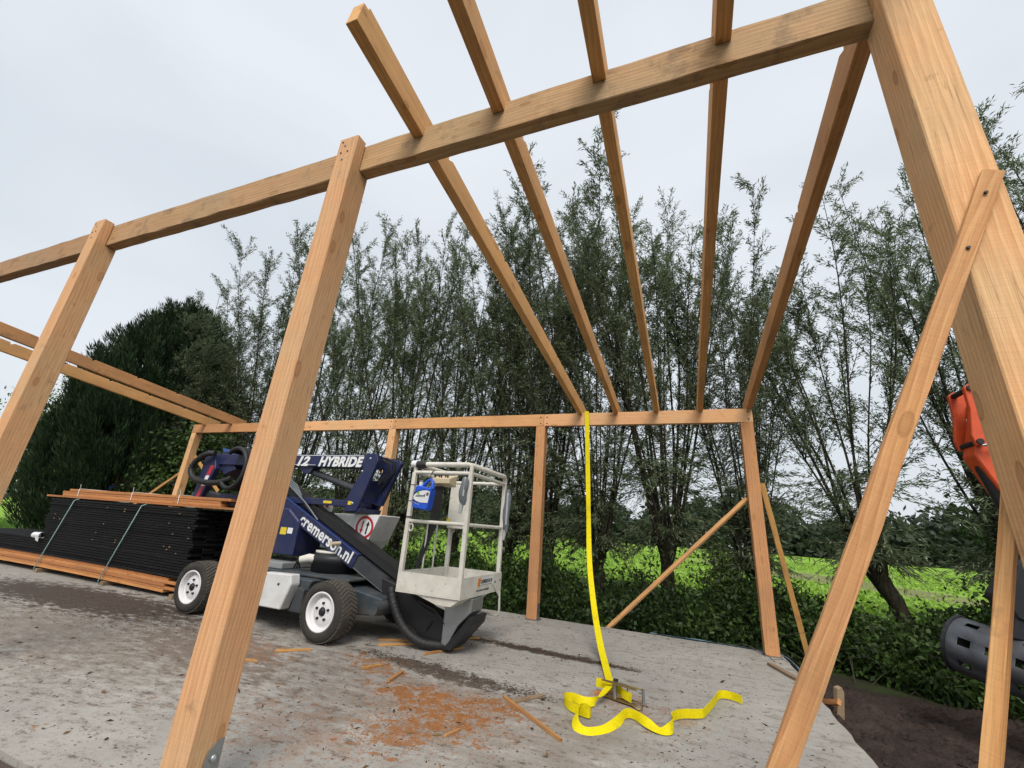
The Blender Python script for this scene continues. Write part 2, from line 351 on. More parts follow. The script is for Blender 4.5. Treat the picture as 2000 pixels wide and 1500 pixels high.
def concrete():
    s = NT('stained_concrete'); v = s.coord('Object')
    big = s.noise(v, 0.55, 5, 0.6); mid = s.noise(v, 2.6, 6, 0.65); fine = s.noise(v, 26, 5, 0.7); grit = s.noise(v, 120, 2, 0.6)
    c = s.mix(s.ramp(big, [(0.35, 0.0), (0.65, 1.0)]), (0.33, 0.312, 0.283), (0.405, 0.383, 0.348))
    c = s.mix(s.math('MULTIPLY', s.ramp(mid, [(0.48, 0.0), (0.72, 1.0)]), 0.4), c, (0.22, 0.188, 0.155))
    # smeared mud drawn out along the drive direction
    mm = s.n('Mapping'); mm.inputs['Scale'].default_value = (0.75, 1.7, 1); mm.inputs['Rotation'].default_value = (0, 0, R(-14)); s.l(v, mm.inputs['Vector'])
    smear = s.noise(mm.outputs[0], 2.2, 7, 0.7)
    sp = s.n('SeparateXYZ'); s.l(v, sp.inputs[0])
    def blob(x, y, rx, ry, rot=0.0):
        m = s.n('Mapping', vector_type='TEXTURE'); m.inputs['Location'].default_value = (x, y, 0); m.inputs['Scale'].default_value = (rx, ry, 1); m.inputs['Rotation'].default_value = (0, 0, R(rot))
        s.l(v, m.inputs['Vector']); ln = s.n('VectorMath', operation='LENGTH'); s.l(m.outputs[0], ln.inputs[0]); return s.ramp(ln.outputs['Value'], [(0.25, 1.0), (1.0, 0.0)])
    rag = s.ramp(s.noise(v, 7.0, 9, 0.78, 0.4), [(0.36, 0.0), (0.64, 1.0)])      # ragged break-up for all the dirt
    rag2 = s.ramp(s.noise(mm.outputs[0], 6.0, 9, 0.78), [(0.36, 0.0), (0.64, 1.0)])
    def patch(c, b, nz, t0, t1, colr, amt=1.0, wb=0.5):
        f = s.math('ADD', s.math('MULTIPLY', b, wb), s.math('MULTIPLY', nz, 1.0 - wb))
        return s.mix(s.math('MULTIPLY', s.ramp(f, [(t0, 0.0), (t1, 1.0)]), amt), c, colr)
    c = s.mix(s.math('MULTIPLY', s.ramp(rag2, [(0.5, 0.0), (0.98, 1.0)]), 0.26), c, (0.2, 0.165, 0.13))
    c = s.mix(s.math('MULTIPLY', s.ramp(smear, [(0.3, 1.0), (0.46, 0.0)]), 0.5), c, (0.48, 0.455, 0.415))
    c = patch(c, blob(-6.0, 3.4, 5.5, 2.0, 4), rag2, 0.42, 0.75, (0.15, 0.112, 0.082), 0.65)
    c = patch(c, blob(-1.6, 3.6, 3.0, 1.4, -10), s.ramp(smear, [(0.36, 0.0), (0.64, 1.0)]), 0.45, 0.8, (0.2, 0.155, 0.12), 0.55)
    c = patch(c, blob(-8.4, 4.25, 3.8, 0.85, 3), rag2, 0.36, 0.55, (0.06, 0.04, 0.03), 0.95)
    c = patch(c, blob(-4.7, 3.7, 2.4, 1.0, -10), rag2, 0.5, 0.7, (0.14, 0.1, 0.075), 0.65)
    c = patch(c, blob(-1.75, 5.83, 1.6, 0.2, -3), rag, 0.46, 0.56, (0.06, 0.042, 0.032), 0.95)
    c = patch(c, blob(-2.4, 4.42, 1.8, 0.3, -7), rag, 0.52, 0.64, (0.075, 0.055, 0.04), 0.9)
    for bx, by, rx, ry, am in ((-2.1, 3.75, 1.15, 0.5, 0.95), (-1.75, 3.5, 0.75, 0.6, 0.85), (-1.95, 3.1, 0.55, 0.5, 0.8), (-1.5, 3.95, 0.6, 0.3, 0.9), (-3.0, 4.25, 0.8, 0.4, 0.75), (-0.5, 4.55, 1.0, 0.6, 0.35), (-4.4, 3.9, 1.2, 0.5, 0.4), (-2.6, 2.8, 1.4, 0.7, 0.3)):
        c = patch(c, blob(bx, by, rx, ry, -15), rag, 0.6, 0.69, (0.29, 0.115, 0.032), am, 0.38)
    # specks of mud and wet pinholes
    sk = s.noise(v, 11, 7, 0.75)
    c = s.mix(s.math('MULTIPLY', s.ramp(sk, [(0.57, 0.0), (0.64, 1.0)]), 0.55), c, (0.14, 0.11, 0.085))
    c = s.mix(s.math('MULTIPLY', s.ramp(fine, [(0.59, 0.0), (0.65, 1.0)]), 0.75), c, (0.1, 0.08, 0.065))
    c = s.mix(0.35, c, s.ramp(grit, [(0.3, 0.6), (0.7, 1.0)]), 'MULTIPLY')
    h = s.math('ADD', s.math('MULTIPLY', fine, 0.7), s.math('MULTIPLY', mid, 0.8)); s.bump(h, 0.4, 0.012)
    return s.fin(c, s.ramp(big, [(0.3, 0.62), (0.7, 0.85)]), 0, 0.35)
CONC = concrete()
def soilmat(name, a, b):
    s = NT(name); v = s.coord('Object'); n = s.noise(v, 3.5, 8, 0.7); f = s.noise(v, 22, 5, 0.7)
    c = s.mix(s.ramp(n, [(0.35, 0.0), (0.7, 1.0)]), a, b); s.bump(s.math('ADD', n, f), 0.8, 0.05); return s.fin(c, 0.95, 0, 0.2)
SOIL = soilmat('dark_soil', (0.03, 0.021, 0.018), (0.075, 0.052, 0.042))
SOILB = soilmat('trodden_soil', (0.075, 0.056, 0.047), (0.13, 0.1, 0.085))
def fieldmat():
    s = NT('crop_field_ground'); v = s.coord('Object')
    n = s.noise(v, 0.5, 6, 0.6); f = s.noise(v, 5, 5, 0.7)
    m = s.n('Mapping'); m.inputs['Rotation'].default_value = (0, 0, R(-8)); s.l(v, m.inputs['Vector'])
    wv = s.n('TexWave', bands_direction='Y'); s.l(m.outputs[0], wv.inputs['Vector']); wv.inputs['Scale'].default_value = 0.9; wv.inputs['Distortion'].default_value = 2.5; wv.inputs['Detail'].default_value = 3
    c = s.mix(s.ramp(f, [(0.3, 0.0), (0.7, 1.0)]), (0.15, 0.28, 0.03), (0.26, 0.42, 0.06))
    c = s.mix(s.math('MULTIPLY', s.ramp(wv.outputs['Fac'], [(0.5, 0.0), (1.0, 1.0)]), 0.28), c, (0.1, 0.16, 0.02))
    # the strip where the seed did not take
    mb = s.n('Mapping', vector_type='TEXTURE'); mb.inputs['Location'].default_value = (6.3, 33, 0); mb.inputs['Scale'].default_value = (17, 3.7, 1); mb.inputs['Rotation'].default_value = (0, 0, R(-67)); s.l(v, mb.inputs['Vector'])
    ln = s.n('VectorMath', operation='LENGTH'); s.l(mb.outputs[0], ln.inputs[0])
    k = s.ramp(s.math('SUBTRACT', s.math('ADD', ln.outputs['Value'], s.math('MULTIPLY', n, 0.9)), 0.45), [(0.6, 1.0), (0.95, 0.0)])
    c = s.mix(s.math('MULTIPLY', k, s.ramp(f, [(0.3, 1.0), (0.75, 0.35)])), c, (0.16, 0.115, 0.085))
    s.bump(f, 0.5, 0.06); return s.fin(c, 0.9, 0, 0.1)
FIELD = fieldmat()
def groundmat():
    s = NT('rough_grass_ground'); v = s.coord('Object'); n = s.noise(v, 1.2, 7, 0.65); f = s.noise(v, 14, 5, 0.7)
    c = s.mix(s.ramp(n, [(0.4, 0.0), (0.65, 1.0)]), (0.04, 0.033, 0.024), (0.045, 0.075, 0.018))
    c = s.mix(0.5, c, s.ramp(f, [(0.3, 0.5), (0.7, 1.0)]), 'MULTIPLY'); s.bump(f, 0.6, 0.05); return s.fin(c, 0.95, 0, 0.15)
GROUND = groundmat()
def barkmat():
    s = NT('willow_bark'); v = s.coord('Object', (1, 1, 0.22)); n = s.noise(v, 26, 7, 0.7, 0.8); m = s.noise(s.coord('Object'), 3, 4, 0.6)
    c = s.mix(s.ramp(n, [(0.4, 0.0), (0.62, 1.0)]), (0.016, 0.012, 0.009), (0.062, 0.052, 0.038))
    c = s.mix(s.math('MULTIPLY', s.ramp(m, [(0.5, 0.0), (0.7, 1.0)]), 0.5), c, (0.035, 0.045, 0.018))
    s.bump(n, 1.0, 0.03); return s.fin(c, 0.95, 0, 0.15)
BARK = barkmat()
TWIG = plain('willow_shoot_bark', (0.06, 0.055, 0.035), 0.85, 0, 0.4, 30)
LF_WIL = leafmat('willow_leaf', (0.06, 0.09, 0.037), (0.25, 0.295, 0.17), 0.42)
LF_CON = leafmat('conifer_spray', (0.008, 0.02, 0.008), (0.032, 0.066, 0.018), 0.1, 0.75)
LF_BR = leafmat('bramble_leaf', (0.016, 0.032, 0.008), (0.075, 0.14, 0.025), 0.3)
LF_DEC = leafmat('deciduous_leaf', (0.06, 0.11, 0.02), (0.17, 0.24, 0.05), 0.35)
LF_FAR = leafmat('far_wood_leaf', (0.035, 0.055, 0.035), (0.06, 0.085, 0.05), 0.15, 0.8)
LF_CROP = leafmat('crop_leaf', (0.14, 0.25, 0.03), (0.3, 0.46, 0.065), 0.28)
LF_GR = leafmat('grass_blade', (0.07, 0.16, 0.02), (0.16, 0.3, 0.05), 0.3)
DEADL = leafmat('dead_leaf', (0.05, 0.03, 0.015), (0.2, 0.12, 0.05), 0.1, 0.8)
CLODM = leafmat('mud_crumb', (0.03, 0.02, 0.014), (0.1, 0.07, 0.045), 0.0, 0.95)
SAWM = leafmat('sawdust_crumb', (0.2, 0.07, 0.02), (0.4, 0.18, 0.06), 0.0, 0.95)

# ================================================================== SETTING
rng = np.random.default_rng(11)
def ground_h(x, y):
    h = np.full_like(x, -0.16, dtype=float)
    h = h - 0.30 * np.exp(-((y - 9.6) / 0.9) ** 2)                      # shallow ditch behind the slab
    h = np.where(y < 1.6, -0.2, h)
    h = h + 0.04 * np.sin(x * 1.7 + y * 0.6) * np.cos(y * 1.3) * (np.abs(y) < 13)
    inside = (x > -15.2) & (x < 1.15) & (y > 1.8) & (y < 7.95)
    return np.where(inside, np.minimum(h, -0.17), h)
def grid_sheet(name, xs, ys, hf, mat, smooth=True):
    X, Y = np.meshgrid(xs, ys, indexing='ij'); Z = hf(X, Y); V = np.stack([X, Y, Z], -1).reshape(-1, 3)
    a, b = len(xs), len(ys); I = np.arange(a * b).reshape(a, b)
    F = np.stack([I[:-1, :-1], I[1:, :-1], I[1:, 1:], I[:-1, 1:]], -1).reshape(-1, 4)
    return link(name, npmesh(name, V, F, mat, smooth=smooth))
xs = np.unique(np.concatenate([np.linspace(-900, -45, 12), np.linspace(-45, 25, 141), np.linspace(25, 900, 12)]))
ys = np.unique(np.concatenate([np.linspace(-300, -6, 8), np.linspace(-6, 14, 81), np.linspace(14, 900, 14)]))
tag(grid_sheet('ground', xs, ys, ground_h, GROUND), None, kind='structure')
# bare soil beside and behind the slab: a lumpy sheet just above the ground
def soil_h(x, y):
    d = np.minimum(np.minimum((x - 0.95) / 0.3, (4.6 - x) / 1.2), np.minimum((y + 3) / 1.0, (7.7 - y - 0.25 * (x - 1.2)) / 0.5))
    d = np.clip(d, -0.6, 1)
    return ground_h(x, y) + 0.055 * d + 0.03 * np.sin(x * 7 + 2 * np.sin(y * 5)) * np.sin(y * 8 + 1.5 * np.sin(x * 6)) * (d > 0) + 0.02 * np.sin(x * 19) * np.sin(y * 17 + x * 3) * (d > 0)
tag(grid_sheet('soil', np.linspace(0.9, 5.2, 90), np.linspace(-3.2, 8.2, 200), soil_h, SOIL), None, kind='structure')
tag(grid_sheet('soil_margin', np.linspace(-9, 0.89, 100), np.linspace(-2.5, 1.76, 50), lambda x, y: np.full_like(x, -0.03) + 0.012 * np.sin(x * 5 + y) * np.sin(y * 7), SOILB), None, kind='structure')
# slab with a slightly ragged rim
bm = bmesh.new()
ring = []
def edge(a, b, n, jit):
    for i in range(n):
        t = i / n; p = Vector(a).lerp(Vector(b), t); ring.append((p.x + random.uniform(-jit, jit), p.y + random.uniform(-jit, jit)))
edge((-15, 1.77, 0), (1.17, 1.77, 0), 80, 0.006); edge((1.17, 1.77, 0), (1.2, 7.95, 0), 40, 0.012); edge((1.2, 7.95, 0), (-15, 8.02, 0), 80, 0.018); edge((-15, 8.02, 0), (-15, 1.77, 0), 8, 0.0)
mb = MB(); n = len(ring); mb.add([(x, y, 0.0) for x, y in ring] + [(x, y, -0.012) for x, y in [(p[0] * 1.0003, p[1]) for p in ring]] + [(x, y, -0.3) for x, y in ring],
    [tuple(range(n))] + [(i, (i + 1) % n, (i + 1) % n + n, i + n) for i in range(n)] + [(i + n, (i + 1) % n + n, (i + 1) % n + 2 * n, i + 2 * n) for i in range(n)])
tag(mb.build('concrete_slab', CONC), None, kind='structure')
# field beyond the willows
def field_h(x, y): return -0.22 + 0.05 * np.sin(x * 0.11) + np.clip((y - 13) * 0.004, 0, 0.4)
tag(grid_sheet('field', np.linspace(-160, 260, 60), np.concatenate([np.linspace(11.3, 40, 40), np.linspace(44, 150, 20)]), lambda x, y: field_h(x, y) + 0.13, FIELD), None, kind='structure')

# ------------------------------------------------------------------ leaves
def leaf_quads(P, D, Ln, Wd, rng, curl=0.0):
    n = len(P); D = D / np.linalg.norm(D, axis=1, keepdims=True)
    U = rng.normal(size=(n, 3)); S = np.cross(D, U); S /= np.linalg.norm(S, axis=1, keepdims=True) + 1e-9
    Ln = np.broadcast_to(Ln, (n,))[:, None]; Wd = np.broadcast_to(Wd, (n,))[:, None]
    mid = P + D * Ln * 0.45
    V = np.stack([P, mid + S * Wd * 0.5, P + D * Ln + np.array([0, 0, -1]) * Ln * curl, mid - S * Wd * 0.5], 1).reshape(-1, 3)
    return V, np.arange(n * 4).reshape(n, 4)
def np_tubes(polys, seg=5):
    # polys: list of (points[k,3], radii[k]); all in one mesh
    Vs, Fs, o = [], [], 0
    for P, r in polys:
        k = len(P); T = np.gradient(P, axis=0); T /= np.linalg.norm(T, axis=1, keepdims=True) + 1e-9
        ref = np.array([0.0, 0.0, 1.0]) if abs(T[0, 2]) < 0.9 else np.array([1.0, 0.0, 0.0])
        A = np.cross(T, ref); A /= np.linalg.norm(A, axis=1, keepdims=True) + 1e-9; B = np.cross(T, A)
        an = np.arange(seg) * 2 * np.pi / seg
        V = P[:, None] + (A[:, None] * np.cos(an)[None, :, None] + B[:, None] * np.sin(an)[None, :, None]) * np.asarray(r)[:, None, None]
        Vs.append(V.reshape(-1, 3)); I = np.arange(k * seg).reshape(k, seg) + o; J = np.roll(I, -1, axis=1)
        Fs.append(np.stack([I[:-1], J[:-1], J[1:], I[1:]], -1).reshape(-1, 4)); o += k * seg
    return np.concatenate(Vs), np.concatenate(Fs)

def willow_meshes(seed, H=11.5, stems=17, lean=(0, 0), dens=1.0, spread=1.0):
    g = np.random.default_rng(seed); polys = []; tips = []
    hz = g.uniform(1.45, 1.85)
    k = 12; z = np.linspace(-0.35, hz, k); tr = 0.115 + 0.04 * g.random(k); tr[-1] = 0.25; tr[-2] = 0.22; tr[-3] = 0.17; tr[0] = 0.2; tr[1] = 0.16
    ln = np.array([lean[0], lean[1]])
    P = np.stack([ln[0] * (z / hz) + g.normal(0, 0.02, k), ln[1] * (z / hz) + g.normal(0, 0.02, k), z], 1)
    P = np.vstack([P, P[-1] + [0, 0, 0.16]]); tr = np.append(tr, 0.1)
    trunk = np_tubes([(P, tr)], 12)
    head = np.array([ln[0], ln[1], hz])
    for b in range(7):   # knobbly boles on the pollard head
        a = g.random() * 6.28; c = head + [0.2 * math.cos(a), 0.2 * math.sin(a), g.uniform(-0.15, 0.1)]
        q = np.stack([c + np.array([math.cos(a) * t, math.sin(a) * t, 0.7 * t]) for t in (-0.1, 0, 0.08, 0.14)]); polys.append((q, np.array([0.05, 0.11, 0.1, 0.03])))
    LP, LD = [], []
    for s in range(stems):
        a = 2 * math.pi * (s + g.random() * 0.8) / stems; rr = g.uniform(0.05, 0.24)
        p = head + [rr * math.cos(a), rr * math.sin(a), 0.05]
        length = H * g.uniform(0.7, 1.0) - hz; out = g.uniform(0.15, 0.95) * spread
        n = 14; t = np.linspace(0, 1, n)
        bend = out * (t * 0.75 + 0.25 * np.sin(t * 1.6)) * g.uniform(0.7, 1.3)
        wx = 0.06 * np.sin(t * g.uniform(4, 9) + g.random() * 6); wy = 0.06 * np.sin(t * g.uniform(4, 9) + g.random() * 6)
        wind = 0.55 * t ** 3
        Q = np.stack([p[0] + math.cos(a) * bend * length * 0.34 + wx - wind * 0.25, p[1] + math.sin(a) * bend * length * 0.34 + wy, p[2] + t * length], 1)
        r = np.interp(t, [0, 1], [g.uniform(0.022, 0.042), 0.004]); polys.append((Q, r))
        nt = int(46 * dens * g.uniform(0.8, 1.2))
        for j in range(nt):
            u = g.uniform(0.0, 1.0) ** 0.85; u = 0.03 + 0.97 * u
            i0 = min(int(u * (n - 1)), n - 2); fr = u * (n - 1) - i0; b0 = Q[i0] * (1 - fr) + Q[i0 + 1] * fr
            az = g.random() * 2 * math.pi; up = g.uniform(0.9, 2.6) if u > 0.25 else g.uniform(-0.5, 1.4)
            d = np.array([math.cos(az), math.sin(az), up]); d /= np.linalg.norm(d)
            tl = g.uniform(0.5, 1.5) * (1.1 - 0.45 * u); m = 5; tt = np.linspace(0, 1, m)
            sag = -0.16 * tl * tt ** 2 * (1.0 if u < 0.7 else 0.55)
            T = b0 + d * tl * tt[:, None]; T[:, 2] += sag; T[:, 0] -= 0.12 * tl * tt ** 2
            polys.append((T[[0, 2, 4]], np.array([0.006, 0.004, 0.0015]) * (1.3 if u < .5 else 1)))
            nl = int((tl / 0.0175 + 10) * (0.72 if u < 0.55 else 1.25)); lu = g.uniform(0.05, 1.0, nl)
            bp = np.stack([np.interp(lu, tt, T[:, c]) for c in range(3)], 1) + g.normal(0, 0.035, (nl, 3))
            dd = d + g.normal(0, 0.42, (nl, 3)); dd[:, 2] -= 0.2; LP.append(bp); LD.append(dd)
        nl = 40; lu = g.uniform(0.35, 1.0, nl); bp = np.stack([np.interp(lu, t, Q[:, c]) for c in range(3)], 1); dd = g.normal(0, 0.6, (nl, 3)); dd[:, 2] += 0.4; LP.append(bp); LD.append(dd)
    for j in range(int(80 * dens)):   # short drooping growth round the head
        az = g.random() * 6.28; d = np.array([math.cos(az), math.sin(az), g.uniform(-0.1, 0.7)]); tl = g.uniform(0.5, 1.3); tt = np.linspace(0, 1, 5)
        T = head + d * tl * tt[:, None]; T[:, 2] -= 0.45 * tl * tt ** 2; polys.append((T[[0, 2, 4]], np.array([0.008, 0.005, 0.002])))
        nl = 26; lu = g.uniform(0.1, 1, nl); bp = np.stack([np.interp(lu, tt, T[:, c]) for c in range(3)], 1); dd = d + g.normal(0, 0.6, (nl, 3)); dd[:, 2] -= 0.5; LP.append(bp); LD.append(dd)
    V, F = np_tubes(polys, 4)
    V = np.vstack([V, trunk[0]]); F = np.vstack([F, trunk[1] + len(V) - len(trunk[0])])
    LP = np.concatenate(LP); LD = np.concatenate(LD); n = len(LP)
    LV, LF = leaf_quads(LP, LD, g.uniform(0.08, 0.16, n), g.uniform(0.017, 0.028, n), g, 0.2)
    return npmesh('willow_trunk', V, F, BARK, smooth=True), npmesh('willow_leaves', LV, LF, LF_WIL, g.random(n) ** 1.4)

WV = [willow_meshes(100, 11.5), willow_meshes(101, 10.9), willow_meshes(102, 11.2), willow_meshes(103, 10.4), willow_meshes(104, 9.8, 12, (-0.6, 0.1), 0.95, 1.35)]
WG = 'row of pollard willows along the ditch'
willows = [  # x, y, variant, turn, scale, label
    (-0.36, 10.3, 0, 0.3, 0.99, 'pollard willow whose bare trunk stands in the gap behind the long slanting far brace'),
    (1.3, 10.4, 3, 2.2, 0.87, 'pollard willow hidden low down by the right-hand post of the far wall'),
    (-1.85, 10.3, 2, 4.1, 1.02, 'pollard willow standing directly behind the hanging yellow strap'),
    (-3.05, 10.4, 1, 1.2, 0.98, 'pollard willow standing just right of the bare post in the middle of the far wall'),
    (-4.0, 10.2, 3, 5.3, 0.97, 'pollard willow with its trunk beside the right edge of the white basket'),
    (-5.6, 10.4, 0, 3.5, 0.93, 'pollard willow seen through the middle of the white lift basket'),
    (-7.3, 10.3, 2, 0.9, 0.98, 'pollard willow rising behind the right end of the blue lettered boom'),
    (-9.3, 10.4, 1, 2.8, 0.95, 'pollard willow rising behind the left end of the blue lettered boom'),
    (-11.6, 10.4, 2, 5.9, 0.97, 'pollard willow partly covered by the big slanting front post'),
    (-13.8, 10.5, 0, 1.7, 0.98, 'tall pollard willow just left of the big slanting front post'),
    (-15.7, 9.5, 3, 4.4, 0.86, 'leftmost pollard willow, touching the dark conifer'),
    (3.7, 10.2, 4, 0.0, 0.94, 'leaning willow with a tilted trunk between the front brace and the slim prop'),
    (5.1, 10.1, 1, 3.9, 0.9, 'willow filling the sky just left of the widest front post'),
    (7.3, 9.6, 2, 5.0, 0.93, 'rightmost willow, showing to the right of the widest front post'),
    (9.2, 9.9, 0, 2.0, 0.93, 'willow at the right rim of the picture behind the excavator'),
]
for x, y, v, rz, s, lab in willows:
    t = thing('willow_tree', lab, 'tree', (x, y, -0.25), WG); t.rotation_euler.z = rz; t.scale = (s, s, s)
    if v == 4: t.rotation_euler.z = 0
    link('trunk', WV[v][0], t); link('crown', WV[v][1], t)

# ------------------------------------------------------------------ conifer, left-hand trees, far wood
def conifer(loc, H, Rr, n, seed, label, group=None):
    g = np.random.default_rng(seed); t = thing('conifer_tree', label, 'tree', loc, group)
    npl = 1100; k = n // npl; n = npl * k
    u = g.random(npl) ** 0.85; az = g.random(npl) * 2 * np.pi
    prof = np.interp(u, [0, 0.12, 0.35, 0.6, 0.82, 1.0], [0.72, 0.95, 1.0, 0.8, 0.48, 0.05])
    lump = 1 + 0.06 * np.sin(az * 3 + u * 9) + 0.05 * np.sin(az * 7 - u * 23)
    r = Rr * prof * lump * (0.98 - 0.25 * g.random(npl) ** 3) * 0.9
    base = np.stack([r * np.cos(az), r * np.sin(az), H * (0.0 + 0.9 * u)], 1)
    ax = np.stack([np.cos(az) * 0.42, np.sin(az) * 0.42, np.full(npl, 1.0)], 1) + g.normal(0, 0.12, (npl, 3)); ax /= np.linalg.norm(ax, axis=1, keepdims=True)
    pl = g.uniform(0.6, 1.25, npl); pr = g.uniform(0.14, 0.3, npl)
    t_ = g.random((npl, k)); ang = g.random((npl, k)) * 6.28
    e1 = np.cross(ax, [0.3, 0.5, 0.1]); e1 /= np.linalg.norm(e1, axis=1, keepdims=True); e2 = np.cross(ax, e1)
    rad = (pr[:, None] * np.sin(np.clip(t_ * 2.6 + 0.5, 0, np.pi)) * (0.55 + 0.45 * g.random((npl, k))))[..., None]
    off = (e1[:, None] * np.cos(ang)[..., None] + e2[:, None] * np.sin(ang)[..., None])
    P = (base[:, None] + ax[:, None] * (t_ * pl[:, None])[..., None] + off * rad).reshape(-1, 3)
    D = (ax[:, None] * 1.0 + off * 0.3).reshape(-1, 3) + g.normal(0, 0.1, (n, 3))
    V, F = leaf_quads(P, D, g.uniform(0.14, 0.3, n), g.uniform(0.02, 0.036, n), g)
    link('crown', npmesh('conifer_crown', V, F, LF_CON, g.random(n) ** 1.5), t)
    Vt, Ft = np_tubes([(np.array([[0, 0, -0.3], [0, 0, H * 0.5], [0.05, 0, H * 0.93]]), np.array([0.3, 0.18, 0.03]))], 8)
    link('trunk', npmesh('conifer_trunk', Vt, Ft, BARK), t); return t
conifer((-17.9, 9.5, -0.2), 9.2, 3.0, 150000, 5, 'tall dark green conifer behind the stack of black boards')
conifer((-20.3, 10.6, -0.2), 7.4, 2.0, 80000, 6, 'lower dark green conifer grown into the left side of the tall conifer')

def bush_tree(loc, H, Rr, n, seed, label, mat=None, cat='tree', name='broadleaf_tree', low=0.18, group=None, lsz=(0.08, 0.16)):
    g = np.random.default_rng(seed); t = thing(name, label, cat, loc, group)
    nb = 34; polys = []; cl = []
    for b in range(nb):
        a = g.random() * 6.28; e = g.uniform(0.15, 1.0); tip = np.array([math.cos(a) * Rr * g.uniform(0.3, 0.95) * math.sin(e * 2.6 + 0.35), math.sin(a) * Rr * g.uniform(0.3, 0.95) * math.sin(e * 2.6 + 0.35), H * (low + (0.97 - low) * e)])
        st = np.array([0, 0, H * (0.05 + 0.35 * e)]); mid = (st + tip) / 2 + g.normal(0, 0.12 * Rr, 3); polys.append((np.stack([st, mid, tip]), np.array([0.05, 0.03, 0.008]) * H / 6)); cl.append(tip); cl.append(mid)
    polys.append((np.array([[0, 0, -0.3], [0.03, 0, H * 0.3], [0, 0.05, H * 0.6]]), np.array([0.14, 0.1, 0.05]) * H / 6))
    V, F = np_tubes(polys, 5); link('trunk', npmesh('trunk', V, F, BARK), t)
    cl = np.array(cl); ci = g.integers(0, len(cl), n); P = cl[ci] + g.normal(0, 1, (n, 3)) * Rr * 0.2; P[:, 2] = np.maximum(P[:, 2], 0.05)
    D = g.normal(0, 1, (n, 3)); D[:, 2] -= 0.3
    V, F = leaf_quads(P, D, g.uniform(*lsz, n), g.uniform(lsz[0] * 0.6, lsz[1] * 0.6, n), g); link('crown', npmesh('crown', V, F, mat or LF_DEC, g.random(n)), t); return t
bush_tree((-35.5, 14.5, -0.2), 9.0, 3.2, 16000, 21, 'pale green broadleaf tree at the far left rim, behind the leftmost post', lsz=(0.12, 0.22))
bush_tree((-29.5, 15.5, -0.2), 6.2, 2.6, 14000, 22, 'low green broadleaf tree between the leftmost post and the dark conifers', lsz=(0.12, 0.2))
bush_tree((-27.5, 14.0, -0.2), 3.4, 2.2, 9000, 23, 'low shrub at the left foot of the dark conifers', cat='shrub', name='shrub', low=0.08)
bush_tree((-14.6, 9.3, -0.2), 4.3, 1.5, 9000, 24, 'leafy shrub in front of the tall conifer, above the orange planks', cat='shrub', name='shrub', low=0.08, mat=LF_BR)
bush_tree((-33.5, 14.5, -0.2), 3.0, 2.4, 8000, 27, 'rounded green shrub left of the lawn behind the black boards', cat='shrub', name='shrub', low=0.06)
bush_tree((0.75, 10.6, -0.35), 1.9, 0.55, 2200, 25, 'slim dark sapling beside the slanting far brace', cat='shrub', name='shrub', low=0.1, lsz=(0.06, 0.1))
bush_tree((6.4, 11.0, -0.3), 3.4, 1.7, 9000, 26, 'dense dark bush between the leaning willow and the excavator arm', cat='shrub', name='shrub', mat=LF_BR, low=0.1)
# far wood: one mass at the far side of the field
g = np.random.default_rng(31); n = 70000
fx = g.uniform(-170, 260, n); fy = 118 + g.uniform(0, 22, n); crown = 9.5 + 3.5 * np.sin(fx * 0.13) * np.sin(fx * 0.031 + 1) + 2.0 * np.sin(fx * 0.61) + 1.0 * np.sin(fx * 1.9)
fz = crown * g.random(n) ** 0.75
V, F = leaf_quads(np.stack([fx, fy, fz], 1), g.normal(0, 1, (n, 3)), g.uniform(0.9, 2.0, n), g.uniform(0.7, 1.5, n), g)
tag(link('far_wood', npmesh('far_wood', V, F, LF_FAR, g.random(n))), 'dark line of far woodland beyond the green field', 'woodland', kind='stuff')

# ------------------------------------------------------------------ undergrowth, grass, crop
g = np.random.default_rng(41); n = 170000
x = np.concatenate([g.uniform(-16, 1.2, int(n * 0.5)), g.uniform(1.0, 8.5, n - int(n * 0.5))])
y0 = np.interp(x, [-20, 1.0, 1.25, 2.0, 2.8, 3.6, 9], [8.12, 8.12, 8.45, 8.3, 7.3, 6.6, 5.6]); y1 = 11.4
dy = g.random(n) ** 1.15; y = y0 + (y1 - y0) * dy
top = np.interp(x, [-16, -0.8, 0.9, 4.5], [0.7, 0.64, 0.44, 0.44]) + 0.2 * np.sin(x * 1.3) + 0.17 * np.sin(x * 3.1 + 1 + y) + 0.12 * np.sin(x * 7.3 + y * 3) + np.where(x > 4.2, 0.25, 0) + np.where(y < 9.3, 0.1, -0.12)
top *= np.clip((y - y0) / 0.75 + 0.25, 0, 1)
hz = -0.35 + (top + 0.35) * g.random(n) ** 0.55 + (g.random(n) < np.where(x < 0.6, 0.1, 0.05)) * g.random(n) ** 1.5 * np.where(x < 0.6, 1.1, 0.5)
D = g.normal(0, 0.8, (n, 3)); D[:, 2] -= 0.25
V, F = leaf_quads(np.stack([x, y, hz], 1), D, g.uniform(0.045, 0.12, n), g.uniform(0.025, 0.07, n), g, 0.1)
polys = []
for i in range(420):   # bramble canes and dead stalks
    cx = g.uniform(-15, 8); cy = (8.2 if cx < 1.2 else 7.4) + g.uniform(0, 2.6); a = g.random() * 6.28; l = g.uniform(0.5, 1.3)
    tt = np.linspace(0, 1, 5); P = np.stack([cx + math.cos(a) * l * tt, cy + math.sin(a) * l * tt, -0.35 + l * 1.25 * tt - 0.75 * l * tt ** 2], 1); polys.append((P, np.array([.006, .005, .004, .003, .002])))
Vt, Ft = np_tubes(polys, 4)
